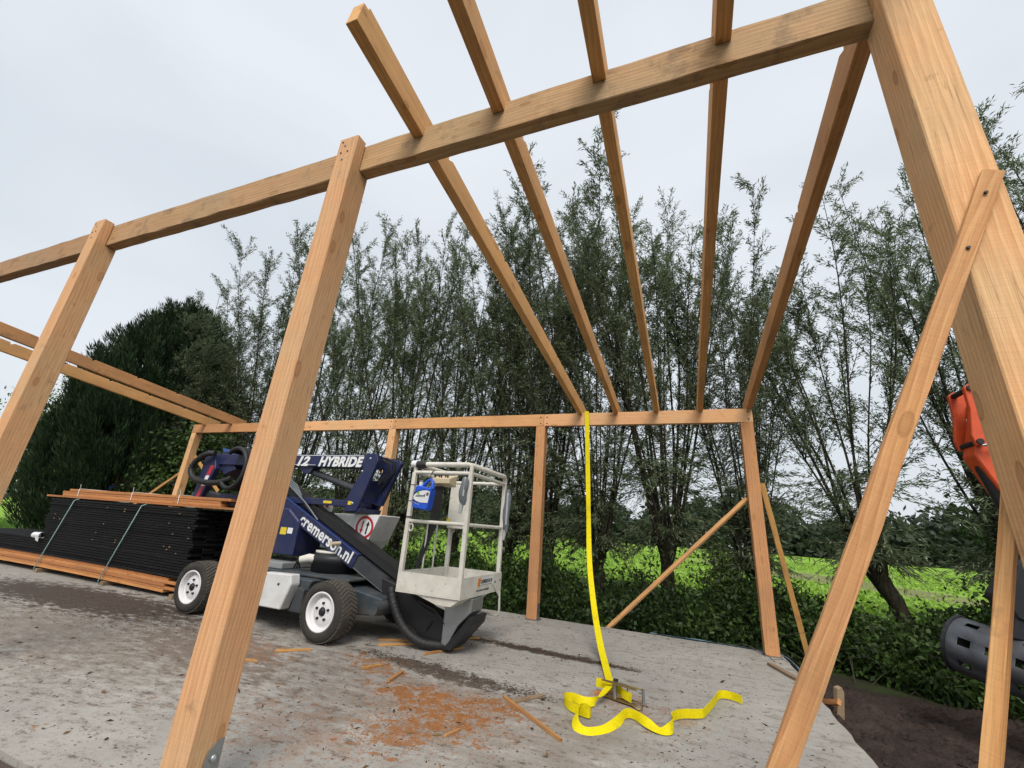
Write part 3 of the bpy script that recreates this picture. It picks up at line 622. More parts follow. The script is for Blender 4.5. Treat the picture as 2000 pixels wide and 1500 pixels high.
o = tag(link('undergrowth', npmesh('undergrowth', V, F, LF_BR, np.clip(g.random(n) ** 1.5 * (0.45 + 0.55 * (np.sin(x * 2.1) * np.sin(y * 1.7 + x) > -0.1)) + 0.35 * np.clip((y - 10.6), 0, 1), 0, 1))), 'dark brambles and nettles growing in the ditch behind the slab', 'undergrowth', kind='stuff')
tag(link('canes', npmesh('canes', Vt, Ft, TWIG), o), None)
# grass on the left and tufts along the field edge
g = np.random.default_rng(43); n = 60000
x = np.concatenate([g.uniform(-40, -13.2, 45000), g.uniform(-15, 9, 15000)]); y = np.concatenate([g.uniform(6.0, 13, 45000), g.uniform(11.3, 14.5, 15000)])
D = g.normal(0, 0.35, (n, 3)); D[:, 2] = 1
V, F = leaf_quads(np.stack([x, y, np.full(n, -0.22)], 1), D, g.uniform(0.15, 0.5, n), g.uniform(0.015, 0.04, n), g, 0.25)
tag(link('grass', npmesh('grass', V, F, LF_GR, g.random(n))), 'rough green grass left of the slab and along the field edge', 'grass', kind='stuff')
g = np.random.default_rng(44); n = 60000
y = 11.5 + 50 * g.random(n) ** 1.5; x = g.uniform(-1, 1, n) * (10 + y * 0.9) + 3
bu_ = (x - 6.3) * math.cos(R(-67)) + (y - 33) * math.sin(R(-67)); bv_ = -(x - 6.3) * math.sin(R(-67)) + (y - 33) * math.cos(R(-67)); bare = (bu_ / 16) ** 2 + (bv_ / 3.2) ** 2 < 1
keep = ~(bare & (g.random(n) < 0.9)); x, y = x[keep], y[keep]; n = len(x)
D = g.normal(0, 0.7, (n, 3)); D[:, 2] = 0.9
V, F = leaf_quads(np.stack([x, y, field_h(x, y) + 0.13], 1), D, g.uniform(0.12, 0.26, n), g.uniform(0.08, 0.16, n), g, 0.3)
tag(link('crop', npmesh('crop', V, F, LF_CROP, g.random(n))), 'bright green young crop covering the field', 'crop', kind='stuff')
#PART2
# ================================================================== TIMBER FRAME
def place(o, parent, p0, xd, yd):
    m = frame_mat(p0, xd, yd); m.translation = m.translation - base_of(parent); o.matrix_local = m
def timber(name, p0, p1, wid, hgt, parent, mat, ydir=(0, 1, 0), ch=0.004, jit=0.0018, cut0=0.0, cut1=0.0, seg=None):
    """sawn timber: local x runs p0 -> p1, local y is its width, local z its height; soft edges and small unevenness"""
    p0, p1 = Vector(p0), Vector(p1); ln = (p1 - p0).length; a, b = wid / 2, hgt / 2; c = ch
    cs = [(-a + c, -b), (a - c, -b), (a, -b + c), (a, b - c), (a - c, b), (-a + c, b), (-a, b - c), (-a, -b + c)]
    n = seg or max(3, int(ln / 0.18)); rr = random.Random(hash((round(ln, 3), round(p0.x, 3), round(p0.y, 3))))
    vs = []
    for i in range(n + 1):
        t = i / n; jx = 0 if 0 < i < n else 0
        for k, (u, v) in enumerate(cs):
            xo = t * ln + (cut0 * (v / hgt) if i == 0 else 0) + (cut1 * (v / hgt) if i == n else 0)
            vs.append((xo, u + rr.uniform(-jit, jit), v + rr.uniform(-jit, jit)))
    fs = [(i * 8 + k, i * 8 + (k + 1) % 8, (i + 1) * 8 + (k + 1) % 8, (i + 1) * 8 + k) for i in range(n) for k in range(8)]
    fs += [tuple(range(7, -1, -1)), tuple(n * 8 + k for k in range(8))]
    mb = MB(); mb.add(vs, fs); o = mb.build(name, mat, None); o.parent = parent
    place(o, parent, p0, p1 - p0, ydir); return o
def profile_timber(name, pts, half, parent, mat, p0, xd, yd, ch=0.004):
    """timber cut to a side profile (x along it, z across), extruded over its width"""
    mb = MB(); mb.prism(pts, -half, half, 'y', ch); o = mb.build(name, mat, None); o.parent = parent; place(o, parent, p0, xd, yd); return o

FRAME = thing('timber_barn', 'open timber frame of posts, beams and rafters standing on the concrete slab', 'timber frame', (0, 0, 0))
def screw(parent, p, d, r=0.009, mat=None):
    d = Vector(d).normalized(); mb = MB(); p = Vector(p)
    mb.tube([p, p + d * 0.006], [r, r * 0.8], 8); return mb.build('screw', mat or STEELB, parent)
def bracket(post, x0, x1, y0, y1, xface, boltat):
    # steel shoe let into the foot: base plate plus an upright flange with a rounded shoulder
    mb = MB(); mb.box(x0 - 0.03, x1 + 0.03, y0 + 0.0, y1 + 0.03, 0.002, 0.012)
    ym = (y0 + y1) / 2
    pr = [(ym - 0.005, 0.012), (y1 - 0.012, 0.012), (y1 - 0.012, 0.27), (y1 - 0.05, 0.262), (y1 - 0.085, 0.235), (ym - 0.005, 0.19)]
    mb.prism(pr, xface + 0.009, xface + 0.015, 'x')
    b = mb.build('base_bracket', STEEL, post)
    mb = MB(); mb.lathe([(0.0, 0.016), (0.012, 0.016), (0.016, 0.008), (0.02, 0.007), (0.02, 0.0)], (xface + 0.015, ym + 0.045, 0.19), 'x', 14); mb.build('bolt', STEEL, post)

def front_post(xa, xb, ztop, y0=1.84, y1=2.03, xt=0.0, label=None, mat=W_POST, shoulder=3.97, tongue=0.09):
    # notched head: a tongue in front of the beam, a shoulder below it (local x = up)
    y_t = y0 + tongue
    pts = [(0.014, y0), (ztop, y0), (ztop, y_t), (shoulder, y_t), (shoulder, y1), (0.014, y1)]
    bm = bmesh.new(); hw = (xb - xa) / 2
    # subdivide the height so that the faces can be a little uneven
    o = profile_timber('post', [(px, py - y0) for px, py in pts], hw, FRAME, mat, ((xa + xb) / 2, y0, 0), (0, 0, 1), (1, 0, 0), 0.005)
    # local axes: x up, y = world x, z = world y
    me = o.data
    for v in me.vertices:
        v.co.y += xt * v.co.x / ztop
    me.update()
    if label: o['label'] = label
    return o
A_ = front_post(-5.875, -5.695, 4.25, xt=0.08)
B_ = front_post(-2.50, -2.32, 4.25, xt=0.105, label='big slanting-looking front post with a steel shoe bolted at its foot')
C_ = front_post(1.035, 1.215, 4.35, xt=0.0, label='wide front post at the right with a brace nailed on its face')
D_ = front_post(-9.3, -9.12, 4.25)
for p, xa, xb in ((A_, -5.875, -5.695), (B_, -2.50, -2.32), (C_, 1.035, 1.215), (D_, -9.3, -9.12)):
    bracket(p, xa, xb, 1.84, 2.03, xb, None)
for dx, z in ((-0.05, 4.21), (-0.045, 4.1), (0.02, 4.1)):
    screw(B_, (-2.41 + 0.1 + dx, 1.842, z), (0, -1, 0)); screw(A_, (-5.785 + 0.075 + dx, 1.842, z), (0, -1, 0))
# front beam, three lengths butted behind the post tongues; back of the beam flush with the posts
for xa, xb in ((-13.4, -5.72), (-5.712, -2.315), (-2.307, 1.205)):
    timber('beam', (xa, 1.981, 4.1), (xb, 1.981, 4.1), 0.098, 0.258, FRAME, W_BEAM, (0, 1, 0), 0.006, 0.003)
for o_, px_ in ((A_, -5.705), (B_, -2.31), (C_, 1.125)):
    for dz in (4.03, 4.17): screw(o_, (px_ - 0.02, 1.841, dz), (0, -1, 0), 0.011, STEEL)
# far wall
FY = 7.6
for xa, xb, lab in ((0.95, 1.13, None), (-2.56, -2.38, None), (-6.0, -5.82, None), (-9.3, -9.12, None), (-12.66, -12.48, None)):
    pts = [(0.014, 0.0), (3.325, 0.0), (3.325, 0.1), (3.54, 0.1), (3.54, 0.18), (0.014, 0.18)]
    o = profile_timber('post', pts, (xb - xa) / 2, FRAME, W_POST, ((xa + xb) / 2, FY, 0), (0, 0, 1), (1, 0, 0), 0.005)
    if xa > -3: o.data.materials[0] = W_RAFT
    mb = MB(); mb.box(xb + 0.001, xb + 0.006, FY + 0.03, FY + 0.15, 0.012, 0.26); mb.box(xa - 0.02, xb + 0.03, FY + 0.0, FY + 0.2, 0.002, 0.012); mb.build('base_bracket', STEEL, o)
js = [-12.66, -9.21, -5.91, -2.41, 1.135]
for i in range(4):
    xa, xb = js[i] + 0.003, js[i + 1] - 0.003
    bo = timber('beam', (xa, FY + 0.048, 3.443), (xb, FY + 0.048, 3.443), 0.096, 0.23, FRAME, W_POST if i in (1, 3) else W_RAFT, (0, 1, 0), 0.004, 0.002)
    for xx in (xa + 0.06, xb - 0.06):
        for zz in (3.38, 3.5): screw(bo, (xx, FY - 0.001, zz), (0, -1, 0), 0.013)
# rafters: side profile with bird's-mouths over both beams and small notches for the purlins
SL = 0.106
def rafter(x, y_near=1.17, y_far=7.95, notches=(2.28, 3.55, 4.6, 5.75, 6.9), hh=0.22, wid=0.085, label=None):
    zb = lambda y: 4.14 + SL * (1.93 - y)
    d = Vector((0, 1, -SL)).normalized(); ln = (y_far - y_near) * math.sqrt(1 + SL * SL); k = math.sqrt(1 + SL * SL)
    X = lambda y: (y - y_near) * k
    low = [(0.0, 0.0)]
    for ya, yb in ((1.932, 2.031), (7.601, 7.697)):      # seats over the two beams
        low += [(X(ya), 0.0), (X(ya) , 0.09 if ya < 3 else 0.018), (X(yb), 0.09 + 0.0105 if ya < 3 else 0.0285), (X(yb), 0.0)]
    low += [(ln, 0.0)]
    up = [(ln, hh)]
    for yn in sorted(notches, reverse=True):
        xn = X(yn); up += [(xn + 0.05, hh), (xn - 0.005, hh - 0.042), (xn - 0.018, hh)]
    up += [(0.045, hh), (0.04, hh - 0.03), (0.0, hh - 0.034)]
    o = profile_timber('rafter', low + up, wid / 2, FRAME, W_RAFT, (x, y_near, zb(y_near)), d, (1, 0, 0), 0.003)
    # local z points down here: turn the profile over so that the notched edge is on top
    for v in o.data.vertices: v.co.z = -v.co.z
    o.data.flip_normals(); o.data.update()
    if label: o['label'] = label
    return o
for x in (-1.705, -1.05, -0.35, 0.36, 1.095): rafter(x)
for x in (-12.2, -11.15): rafter(x, notches=(2.6, 3.5, 4.35, 5.2, 6.05, 6.9))
# temporary braces and props
def brace(p0, p1, w, t, ydir, mat=W_RAFT, **kw): return timber('brace', p0, p1, w, t, FRAME, mat, ydir, 0.003, 0.0025, **kw)
b1 = brace((1.18, 1.823, 2.83), (-0.115, 1.79, 0.02), 0.066, 0.028, (0.91, 0.0, -0.41))
b1['label'] = 'long rough-edged board nailed across the face of the wide front post'
screw(b1, (1.13, 1.804, 2.73), (0, -1, 0), 0.007); screw(b1, (1.03, 1.802, 2.5), (0, -1, 0), 0.007)
brace((1.165, 2.075, 1.92), (0.6, 2.03, 0.02), 0.042, 0.042, (0.75, -0.6, 0.0), W_RAFT)
brace((0.945, 7.72, 2.13), (-1.3, 8.06, -0.05), 0.075, 0.035, (0.65, 0, 0.75), W_RAFT)
brace((1.165, 7.69, 2.36), (1.6, 8.32, -0.1), 0.028, 0.075, (0, 1, 0), W_LATH)
brace((-12.7, 7.72, 2.3), (-15.3, 7.72, 0.75), 0.03, 0.075, (0, 1, 0), W_LATH)
brace((-12.45, 7.75, 2.7), (-11.2, 7.8, 1.8), 0.03, 0.075, (0, 1, 0), W_LATH)

# ================================================================== BOOM LIFT
LIFT = thing('boom_lift', 'navy blue articulated boom lift with grey chassis and white work basket', 'boom lift', (-5.0, 5.3, 0))
LB = Vector((-5.0, 5.3, 0))
def lp(name, mb, mat, parent=None): return mb.build(name, mat, parent or LIFT)
# --- wheels
def tyre_mb(r=0.335, w=0.30, seg=48):
    mb = MB(); h = w / 2
    mb.lathe([(0.205, -h + 0.035), (0.212, -h + 0.01), (0.25, -h - 0.004), (0.295, -h + 0.004), (0.318, -h + 0.028), (0.327, -h + 0.06), (0.329, 0), (0.327, h - 0.06), (0.318, h - 0.028), (0.295, h - 0.004), (0.25, h + 0.004), (0.212, h - 0.01), (0.205, h - 0.035)], (0, 0, 0), 'y', seg)
    return mb
def tread_mb(r=0.335, w=0.30):
    # curved turf lugs in a herringbone, as raised blocks
    mb = MB(); h = w / 2; rows = 44
    for i in range(rows):
        for j in range(6):
            a = 2 * math.pi * (i + 0.5 * (j % 2)) / rows; da = 2 * math.pi / rows * 0.34
            y0 = -h + 0.022 + j * (w - 0.044) / 6; y1 = y0 + (w - 0.044) / 6 * 0.82; sk = 0.018 * (1 if j < 3 else -1) / r
            rt = lambda y: r - 0.010 * (abs(y) / h) ** 4 * 1.6
            vs = []
            for rad in (0.318, None):
                for (yy, ee) in ((y0, -da), (y0, da), (y1, da), (y1, -da)):
                    q = a + ee + sk * (yy - y0) / (y1 - y0) ; rr = rad or rt(yy)
                    vs.append((rr * math.cos(q), yy, rr * math.sin(q)))
            mb.add(vs, [(4, 5, 6, 7), (0, 1, 5, 4), (1, 2, 6, 5), (2, 3, 7, 6), (3, 0, 4, 7)])
    return mb
def rim_mb():
    mb = MB(); mb.lathe([(0.213, -0.135), (0.218, -0.142), (0.205, -0.148), (0.192, -0.138), (0.186, -0.09), (0.172, -0.075), (0.152, -0.085), (0.14, -0.098), (0.055, -0.104), (0.05, -0.104)], (0, 0, 0), 'y', 40)
    mb.lathe([(0.05, -0.104), (0.05, -0.05), (0.0, -0.05)], (0, 0, 0), 'y', 40); return mb
def hub_mb():
    mb = MB(); mb.lathe([(0.0, -0.128), (0.03, -0.128), (0.042, -0.12), (0.046, -0.1), (0.046, -0.05)], (0, 0, 0), 'y', 20); return mb
def lug_mb():
    mb = MB(); mb.lathe([(0.0, -0.024), (0.011, -0.024), (0.016, -0.014), (0.016, 0.0)], (0, 0, 0), 'y', 6, False); return mb
_proto = {}
def wheel(x, y, steer=0.0, flip=False):
    if not _proto:
        for k, f, m in (('tyre', tyre_mb, TYREC), ('tread', tread_mb, TYRE), ('rim', rim_mb, RIMW), ('hub', hub_mb, STEELB), ('lug_nut', lug_mb, STEELB)):
            o = f().build(k, m); _proto[k] = o.data; bpy.data.objects.remove(o)
    t = link('wheel', None, LIFT)
    t.location = Vector((x, y, 0.335)) - LB; t.rotation_euler.z = steer + (math.pi if flip else 0)
    link('tyre', _proto['tyre'], t); link('tread', _proto['tread'], t); link('rim', _proto['rim'], t); link('hub', _proto['hub'], t)
    for i in range(5):
        a = 2 * math.pi * i / 5 + 0.3; link('lug_nut', _proto['lug_nut'], t, (0.092 * math.cos(a), -0.101, 0.092 * math.sin(a)))
    return t
wheel(-4.02, 4.55, R(-2)); wheel(-6.45, 4.62); wheel(-4.05, 6.08, R(-2), True); wheel(-6.45, 6.0, 0, True)
# --- chassis
mb = MB(); mb.prism([(-6.75, 0.3), (-6.75, 0.58), (-5.9, 0.6), (-4.45, 0.62), (-3.52, 0.48), (-3.5, 0.3), (-4.3, 0.22), (-6.3, 0.22)], 4.86, 5.78, 'y', 0.012); ch = lp('chassis', mb, GREYC)
mb = MB(); mb.box(-5.95, -4.0, 4.78, 5.84, 0.625, 0.655, 0.008); lp('deck_plate', mb, GREYC)
mb = MB(); mb.prism([(-5.9, 0.24), (-5.9, 0.615), (-4.42, 0.615), (-4.5, 0.45), (-4.62, 0.24)], 4.61, 4.855, 'y', 0.01); lp('side_frame', mb, GREYC)
mb = MB(); mb.tube([(-3.53, 4.72, 0.39), (-3.53, 5.95, 0.39)], 0.075, 16); mb.tube([(-4.02, 4.7, 0.335), (-4.02, 6.0, 0.335)], 0.07, 12); mb.tube([(-6.45, 4.76, 0.335), (-6.45, 5.9, 0.335)], 0.07, 12); lp('axle', mb, GREYC)
mb = MB(); mb.prism([(-5.12, 0.27), (-5.12, 0.66), (-4.63, 0.675), (-4.6, 0.56), (-4.7, 0.27)], 4.45, 4.60, 'y', 0.012); bx = lp('battery_box', mb, WHITEC)
mb = MB(); mb.lathe([(0, -0.012), (0.012, -0.012), (0.016, 0)], (-4.8, 4.45, 0.55), 'y', 10); mb.build('lock', STEELB, bx)
mb = MB(); mb.prism([(-4.60, 0.26), (-4.54, 0.54), (-4.42, 0.52), (-4.42, 0.26)], 4.5, 4.605, 'y', 0.01); lp('side_guard', mb, GREYD)
mb = MB(); mb.box(-6.05, -5.25, 4.85, 5.7, 0.66, 0.74, 0.01); lp('ledge', mb, GREYM)
# --- slewing ring and its motor
mb = MB(); mb.lathe([(0.0, 0.656), (0.32, 0.656), (0.32, 0.77), (0.35, 0.79), (0.35, 0.86), (0.3, 0.9), (0.0, 0.9)], (-4.72, 5.3, 0), 'z', 32); tt = lp('slew_ring', mb, STEELB)
mb = MB(); mb.lathe([(0.0, 0.905), (0.27, 0.905), (0.27, 0.93), (0.0, 0.93)], (-4.74, 5.28, 0), 'z', 28); mb.build('ring_cover', WHITE, tt)
mb = MB(); mb.tube([(-5.02, 4.92, 0.8), (-4.92, 4.98, 0.83), (-4.78, 5.05, 0.82)], [0.045, 0.058, 0.05], 12); mb.build('slew_motor', WHITE, tt)
# --- turret, counterweight and hood
mb = MB(); mb.prism([(-6.3, 0.82), (-6.35, 1.5), (-5.55, 1.47), (-5.3, 1.3), (-5.3, 0.82)], 5.02, 5.66, 'y', 0.02); lp('turret', mb, NAVY)
mb = MB(); mb.prism([(-5.15, 0.95), (-5.15, 1.45), (-4.12, 1.47), (-4.27, 1.1), (-4.4, 0.95)], 5.36, 5.86, 'y', 0.012); hood = lp('hood', mb, WHITEC)
def sign_plate():
    o = (-4.36, 5.352, 1.285)
    mb = MB(); mb.prism([(-4.58, 1.12), (-4.52, 1.462), (-4.125, 1.467), (-4.265, 1.115)], 5.350, 5.356, 'y'); p = mb.build('sign_plate', WFILM, hood)
    def ann(r0, r1, y, mat, nm):
        mb = MB(); mb.lathe([(r0, 0), (r1, 0)], (-4.365, y, 1.285), 'y', 40, False); mb.build(nm, mat, hood)
    ann(0.122, 0.16, 5.3475, REDP, 'sign_ring')
    for (x, up, mat) in ((-4.41, -1, REDP), (-4.315, 1, BLACKP)):
        h = 0.09; mb = MB(); pts = [(-0.012, -h), (0.012, -h), (0.012, h * 0.35), (0.032, h * 0.3), (0, h), (-0.032, h * 0.3), (-0.012, h * 0.35)]
        pts = [(x + px + (pz * up) * 0.16, 1.285 + pz * up) for px, pz in pts]; mb.prism(pts, 5.3450, 5.3485, 'y'); mb.build('sign_arrow', mat, hood)
sign_plate()
mb = MB(); mb.box(-5.16, -5.03, 5.30, 5.36, 1.42, 1.6, 0.008); sw = mb.build('ground_control', WFILM, hood)
mb = MB(); mb.box(-5.125, -5.065, 5.293, 5.3, 1.53, 1.585); mb.build('control_label', ORANGE, hood)
# --- lower links and upright knuckle
mb = MB(); mb.box(-7.3, -4.42, 5.13, 5.24, 1.555, 1.645, 0.008); mb.box(-7.3, -4.42, 5.5, 5.6, 1.555, 1.645, 0.008); lk = lp('lower_link', mb, NAVY)
mb = MB(); mb.box(-5.02, -4.86, 5.1275, 5.13, 1.582, 1.618); mb.build('yellow_label', YFILM, lk)
kn = [(-4.36, 2.325), (-4.17, 2.325), (-4.13, 2.22), (-4.28, 1.75), (-4.36, 1.5), (-4.56, 1.48), (-4.58, 1.66), (-4.5, 1.84), (-4.37, 2.12)]
mb = MB(); mb.prism(kn, 5.1, 5.16, 'y', 0.006); mb.prism([(px + 0.0, pz) for px, pz in kn], 5.55, 5.61, 'y', 0.006)
mb.box(-4.45, -4.3, 5.16, 5.55, 1.62, 1.95); mb.prism([(-4.6, 1.475), (-4.6, 1.54), (-4.3, 1.54), (-4.32, 1.475)], 5.12, 5.6, 'y', 0.008)
kk = lp('knuckle', mb, NAVY)
for px, pz in ((-4.27, 2.25), (-4.45, 1.6), (-4.38, 2.06)):
    mb = MB(); mb.lathe([(0, -0.012), (0.014, -0.012), (0.02, 0)], (px, 5.1, pz), 'y', 10); mb.build('pin', STEEL, kk)
mb = MB(); mb.tube([(-4.12, 5.2, 2.25), (-4.05, 5.25, 2.2), (-4.06, 5.3, 2.08), (-4.2, 5.3, 1.9)], 0.022, 8); mb.tube([(-4.15, 5.3, 2.29), (-4.03, 5.36, 2.24), (-4.04, 5.4, 2.1), (-4.2, 5.38, 1.85)], 0.02, 8); mb.build('hose', RUBBER, kk)
mb = MB(); mb.prism([(-4.1, 2.28), (-3.98, 2.28), (-3.94, 2.23), (-4.0, 2.12), (-4.2, 1.6), (-4.32, 1.6), (-4.12, 2.1)], 5.42, 5.5, 'y', 0.006); mb.build('rear_plate', NAVY, kk)
# --- upper boom
mb = MB(); mb.box(-7.75, -4.22, 5.165, 5.4, 2.125, 2.315, 0.01); mb.prism([(-5.75, 2.13), (-5.42, 2.13), (-5.5, 2.02), (-5.62, 2.02)], 5.2, 5.36, 'y', 0.006); ub = lp('upper_boom', mb, NAVY)
mb = MB(); mb.box(-5.82, -4.45, 5.162, 5.165, 2.296, 2.304); mb.box(-5.95, -5.37, 5.162, 5.165, 2.148, 2.154); mb.build('trim_line', WFILM, ub)
text('12', 0.2, WFILM, ub, frame_mat((-5.79, 5.161, 2.14), (1, 0, 0), (0, 0, 1)), shear=0.3, offset=0.009, fit=0.25)
text('HYBRIDE', 0.2, WFILM, ub, frame_mat((-5.31, 5.161, 2.14), (1, 0, 0), (0, 0, 1)), shear=0.25, offset=0.010, fit=0.87, space=1.06)
mb = MB(); mb.tube([(-5.5, 5.29, 2.05), (-4.62, 5.29, 1.82)], 0.05, 16); cy = lp('lift_cylinder', mb, GREYD)
mb = MB(); mb.tube([(-4.62, 5.29, 1.82), (-4.42, 5.29, 1.765)], 0.026, 12); mb.build('piston_rod', STEEL, cy)
# --- rear knuckle of the booms, hose loops, striped edge
mb = MB(); mb.prism([(-7.9, 2.37), (-7.66, 2.3), (-7.56, 2.05), (-7.74, 1.52), (-7.94, 1.5)], 5.1, 5.2, 'y', 0.008); mb.prism([(-7.66, 2.42), (-7.38, 2.38), (-7.2, 2.05), (-7.45, 1.95), (-7.62, 2.1)], 5.2, 5.5, 'y', 0.01); rk = lp('rear_knuckle', mb, NAVY)
mb = MB(); mb.prism([(-7.66, 2.425), (-7.4, 2.39), (-7.36, 2.34), (-7.6, 2.36)], 5.19, 5.52, 'y'); mb.build('knuckle_cap', NAVYL, rk)
for i, m in enumerate((REDP, WFILM, REDP)):
    q = lambda s: (-7.6 - 0.16 * s, 2.1 - 0.54 * s); a, b = q(i * 0.33), q(i * 0.33 + 0.33)
    mb = MB(); mb.prism([a, (a[0] - 0.09, a[1]), (b[0] - 0.09, b[1]), b], 5.096, 5.099, 'y'); mb.build('warning_stripe', m, rk)
def ribbed(mb, pts, r, step=0.045, seg=12):
    P = [Vector(p) for p in pts]; out = []; rr = []
    # Catmull-Rom through the points, ribs every step
    for i in range(len(P) - 1):
        a, b, c, d = P[max(i - 1, 0)], P[i], P[i + 1], P[min(i + 2, len(P) - 1)]; k = max(3, int((c - b).length / (step / 3)))
        for j in range(k):
            t = j / k; out.append(0.5 * ((2 * b) + (c - a) * t + (2 * a - 5 * b + 4 * c - d) * t * t + (3 * b - a - 3 * c + d) * t ** 3))
    out.append(P[-1]); s = 0.0
    for i, p in enumerate(out):
        s += (p - out[i - 1]).length if i else 0; rr.append(r * (1.0 if (s / step) % 1 < 0.72 else 0.86))
    mb.tube(out, rr, seg); return mb
HOSEP = [(-7.6, 5.05, 2.3), (-7.74, 5.0, 2.28), (-7.94, 5.0, 2.17), (-8.03, 5.0, 2.02), (-7.92, 5.0, 1.88), (-7.67, 5.0, 1.81), (-7.28, 5.0, 1.8), (-6.98, 5.02, 1.88)]
mb = ribbed(MB(), HOSEP, 0.048); mb.build('hose_loop', RUBBER, rk)
mb = MB()
for k in range(15):
    a = -2.2 + k * 0.29; mb.tube([(-6.95 + 0.28 * math.cos(a), 4.98, 2.05 + 0.33 * math.sin(a)), (-6.95 + 0.28 * math.cos(a), 5.25, 2.05 + 0.33 * math.sin(a))], 0.022, 6)
aa = [-2.3 + i * 0.2 for i in range(24)]
for rr_ in (0.0, 0.02): mb.add([(-6.95 + (0.29 + rr_) * math.cos(a), yy, 2.05 + (0.34 + rr_) * math.sin(a)) for a in aa for yy in (4.99, 5.24)], [(2 * i, 2 * i + 1, 2 * i + 3, 2 * i + 2) for i in range(23)], True)
for yy in (4.98, 5.25): mb.tube([(-6.95 + 0.28 * math.cos(-2.3 + i * 0.2), yy, 2.05 + 0.33 * math.sin(-2.3 + i * 0.2)) for i in range(24)], 0.035, 8)
mb.build('cable_chain', RUBBER, rk)
mb = MB(); mb.tube([(-7.75, 5.25, 1.6), (-6.2, 5.25, 1.38)], 0.085, 14); mb.build('tail_cylinder', GREYD, rk)
# --- main boom: lettered sleeve, inner section, cable tray on top
BD = Vector((1.0, 0, -0.447)).normalized(); BN = Vector((0.447, 0, 1.0)).normalized()
def bpt(s, h, y): p = Vector((-6.55, 0, 1.9)) + BD * s + BN * h; return (p.x, y, p.z)     # s along the boom, h above its underside
def bbox(mb, s0, s1, h0, h1, y0, y1):
    vs = [bpt(s, h, y) for s in (s0, s1) for y in (y0, y1) for h in (h0, h1)]
    return mb.add(vs, [(0, 1, 3, 2), (4, 6, 7, 5), (0, 4, 5, 1), (2, 3, 7, 6), (0, 2, 6, 4), (1, 5, 7, 3)])
S1 = 2.57
mb = bbox(MB(), 0.0, S1, -0.11, 0.085, 5.08, 5.27); mn = lp('main_boom', mb, NAVY)
mb = bbox(MB(), 0.0, S1, 0.0865, 0.094, 5.075, 5.085); mb.build('trim_line', NAVYL, mn)
mb = bbox(MB(), S1 - 0.5, 3.45, -0.095, 0.07, 5.095, 5.255); ib = mb.build('inner_boom', GREYD, mn)
mb = bbox(MB(), S1, 3.4, -0.0962, -0.0865, 5.0935, 5.096); mb.build('bright_edge', STEEL, mn)
mb = bbox(MB(), 0.1, 3.3, 0.105, 0.2, 5.16, 5.36); bbox(mb, 0.1, 3.3, 0.2, 0.225, 5.15, 5.37); mb.build('cable_tray', RUBBER, mn)
mb = MB()
for k in range(4): mb.tube([bpt(0.15, 0.24 + 0.02 * k, 5.1 + 0.03 * k), bpt(0.8, 0.25 + 0.015 * k, 5.1 + 0.03 * k), bpt(1.25, 0.2 - 0.02 * k, 5.09 + 0.02 * k), bpt(1.6, 0.1, 5.12)], 0.012, 6)
mb.build('hose', PLASTG, mn)
text('cremerson.nl', 0.225, WFILM, mn, frame_mat(bpt(1.34, -0.078, 5.078), BD, (0, 0, 1)), offset=0.006, fit=1.15, space=1.04)
pb = bpt(2.2, 0.055, 5.08); mb = MB(); mb.tube([pb, (pb[0] - 0.02, 4.93, pb[2] - 0.01)], 0.028, 14); pinb = mb.build('boom_pin', CREAM, mn)
for (x0, x1, z0, z1, y, m, par, nm) in ((-5.62, -5.5, 1.1, 1.2, 5.0165, YFILM, None, 'warning_label'), (-5.48, -5.38, 1.12, 1.2, 5.0165, WFILM, None, 'data_label'), (-6.6, -6.4, 2.17, 2.27, 5.1615, WFILM, None, 'data_label'), (-4.53, -4.46, 1.58, 1.63, 5.0965, YFILM, None, 'warning_label')):
    mb = MB(); mb.box(x0, x1, y, y + 0.002, z0, z1); lp(nm, mb, m)
for sx_ in (0.9, 1.3, 2.52):
    for hh_ in (-0.08, 0.06):
        mb = MB(); p_ = bpt(sx_, hh_, 5.08); mb.lathe([(0, -0.01), (0.012, -0.01), (0.016, 0)], p_, 'y', 8); mb.build('bolt', STEELB, mn)
mb = MB()
for k in range(3): mb.tube([(-5.2 + 0.05 * k, 5.02, 0.68), (-5.12 + 0.04 * k, 4.98 - 0.02 * k, 0.78), (-4.98 + 0.03 * k, 5.0, 0.84), (-4.85, 5.08, 0.88 + 0.01 * k)], 0.011, 6)
lp('hydraulic_line', mb, RUBBER)
# --- jib end, cover and hose loop under the basket
e0 = Vector(bpt(3.38, 0, 5.17))
mb = MB(); mb.prism([(e0.x - 0.25, e0.z + 0.18), (e0.x + 0.05, e0.z + 0.1), (-2.98, 0.42), (-2.72, 0.36), (-2.66, 0.2), (-2.78, 0.075), (-2.98, 0.07), (-3.15, 0.18), (e0.x - 0.2, e0.z - 0.1)], 5.06, 5.3, 'y', 0.012); je = lp('jib', mb, RUBBER)
mb = ribbed(MB(), [(-3.5, 5.0, 0.6), (-3.4, 4.97, 0.42), (-3.2, 4.95, 0.2), (-2.98, 4.97, 0.085), (-2.78, 5.05, 0.06), (-2.6, 5.1, 0.075)], 0.058); mb.build('hose_loop', RUBBER, je)
mb = MB(); mb.tube([(-3.1, 5.03, 0.5), (-2.85, 5.03, 0.42), (-2.7, 5.04, 0.3), (-2.68, 5.05, 0.15)], 0.022, 8); mb.tube([(-2.95, 5.04, 0.2), (-2.88, 5.04, 0.3)], 0.008, 6); mb.build('hose', RUBBER, je)
mb = MB(); mb.prism([(-2.72, 0.58), (-2.36, 0.6), (-2.37, 0.45), (-2.52, 0.3), (-2.64, 0.07), (-2.72, 0.09)], 5.02, 5.34, 'y', 0.008); jb = lp('basket_bracket', mb, STEEL)
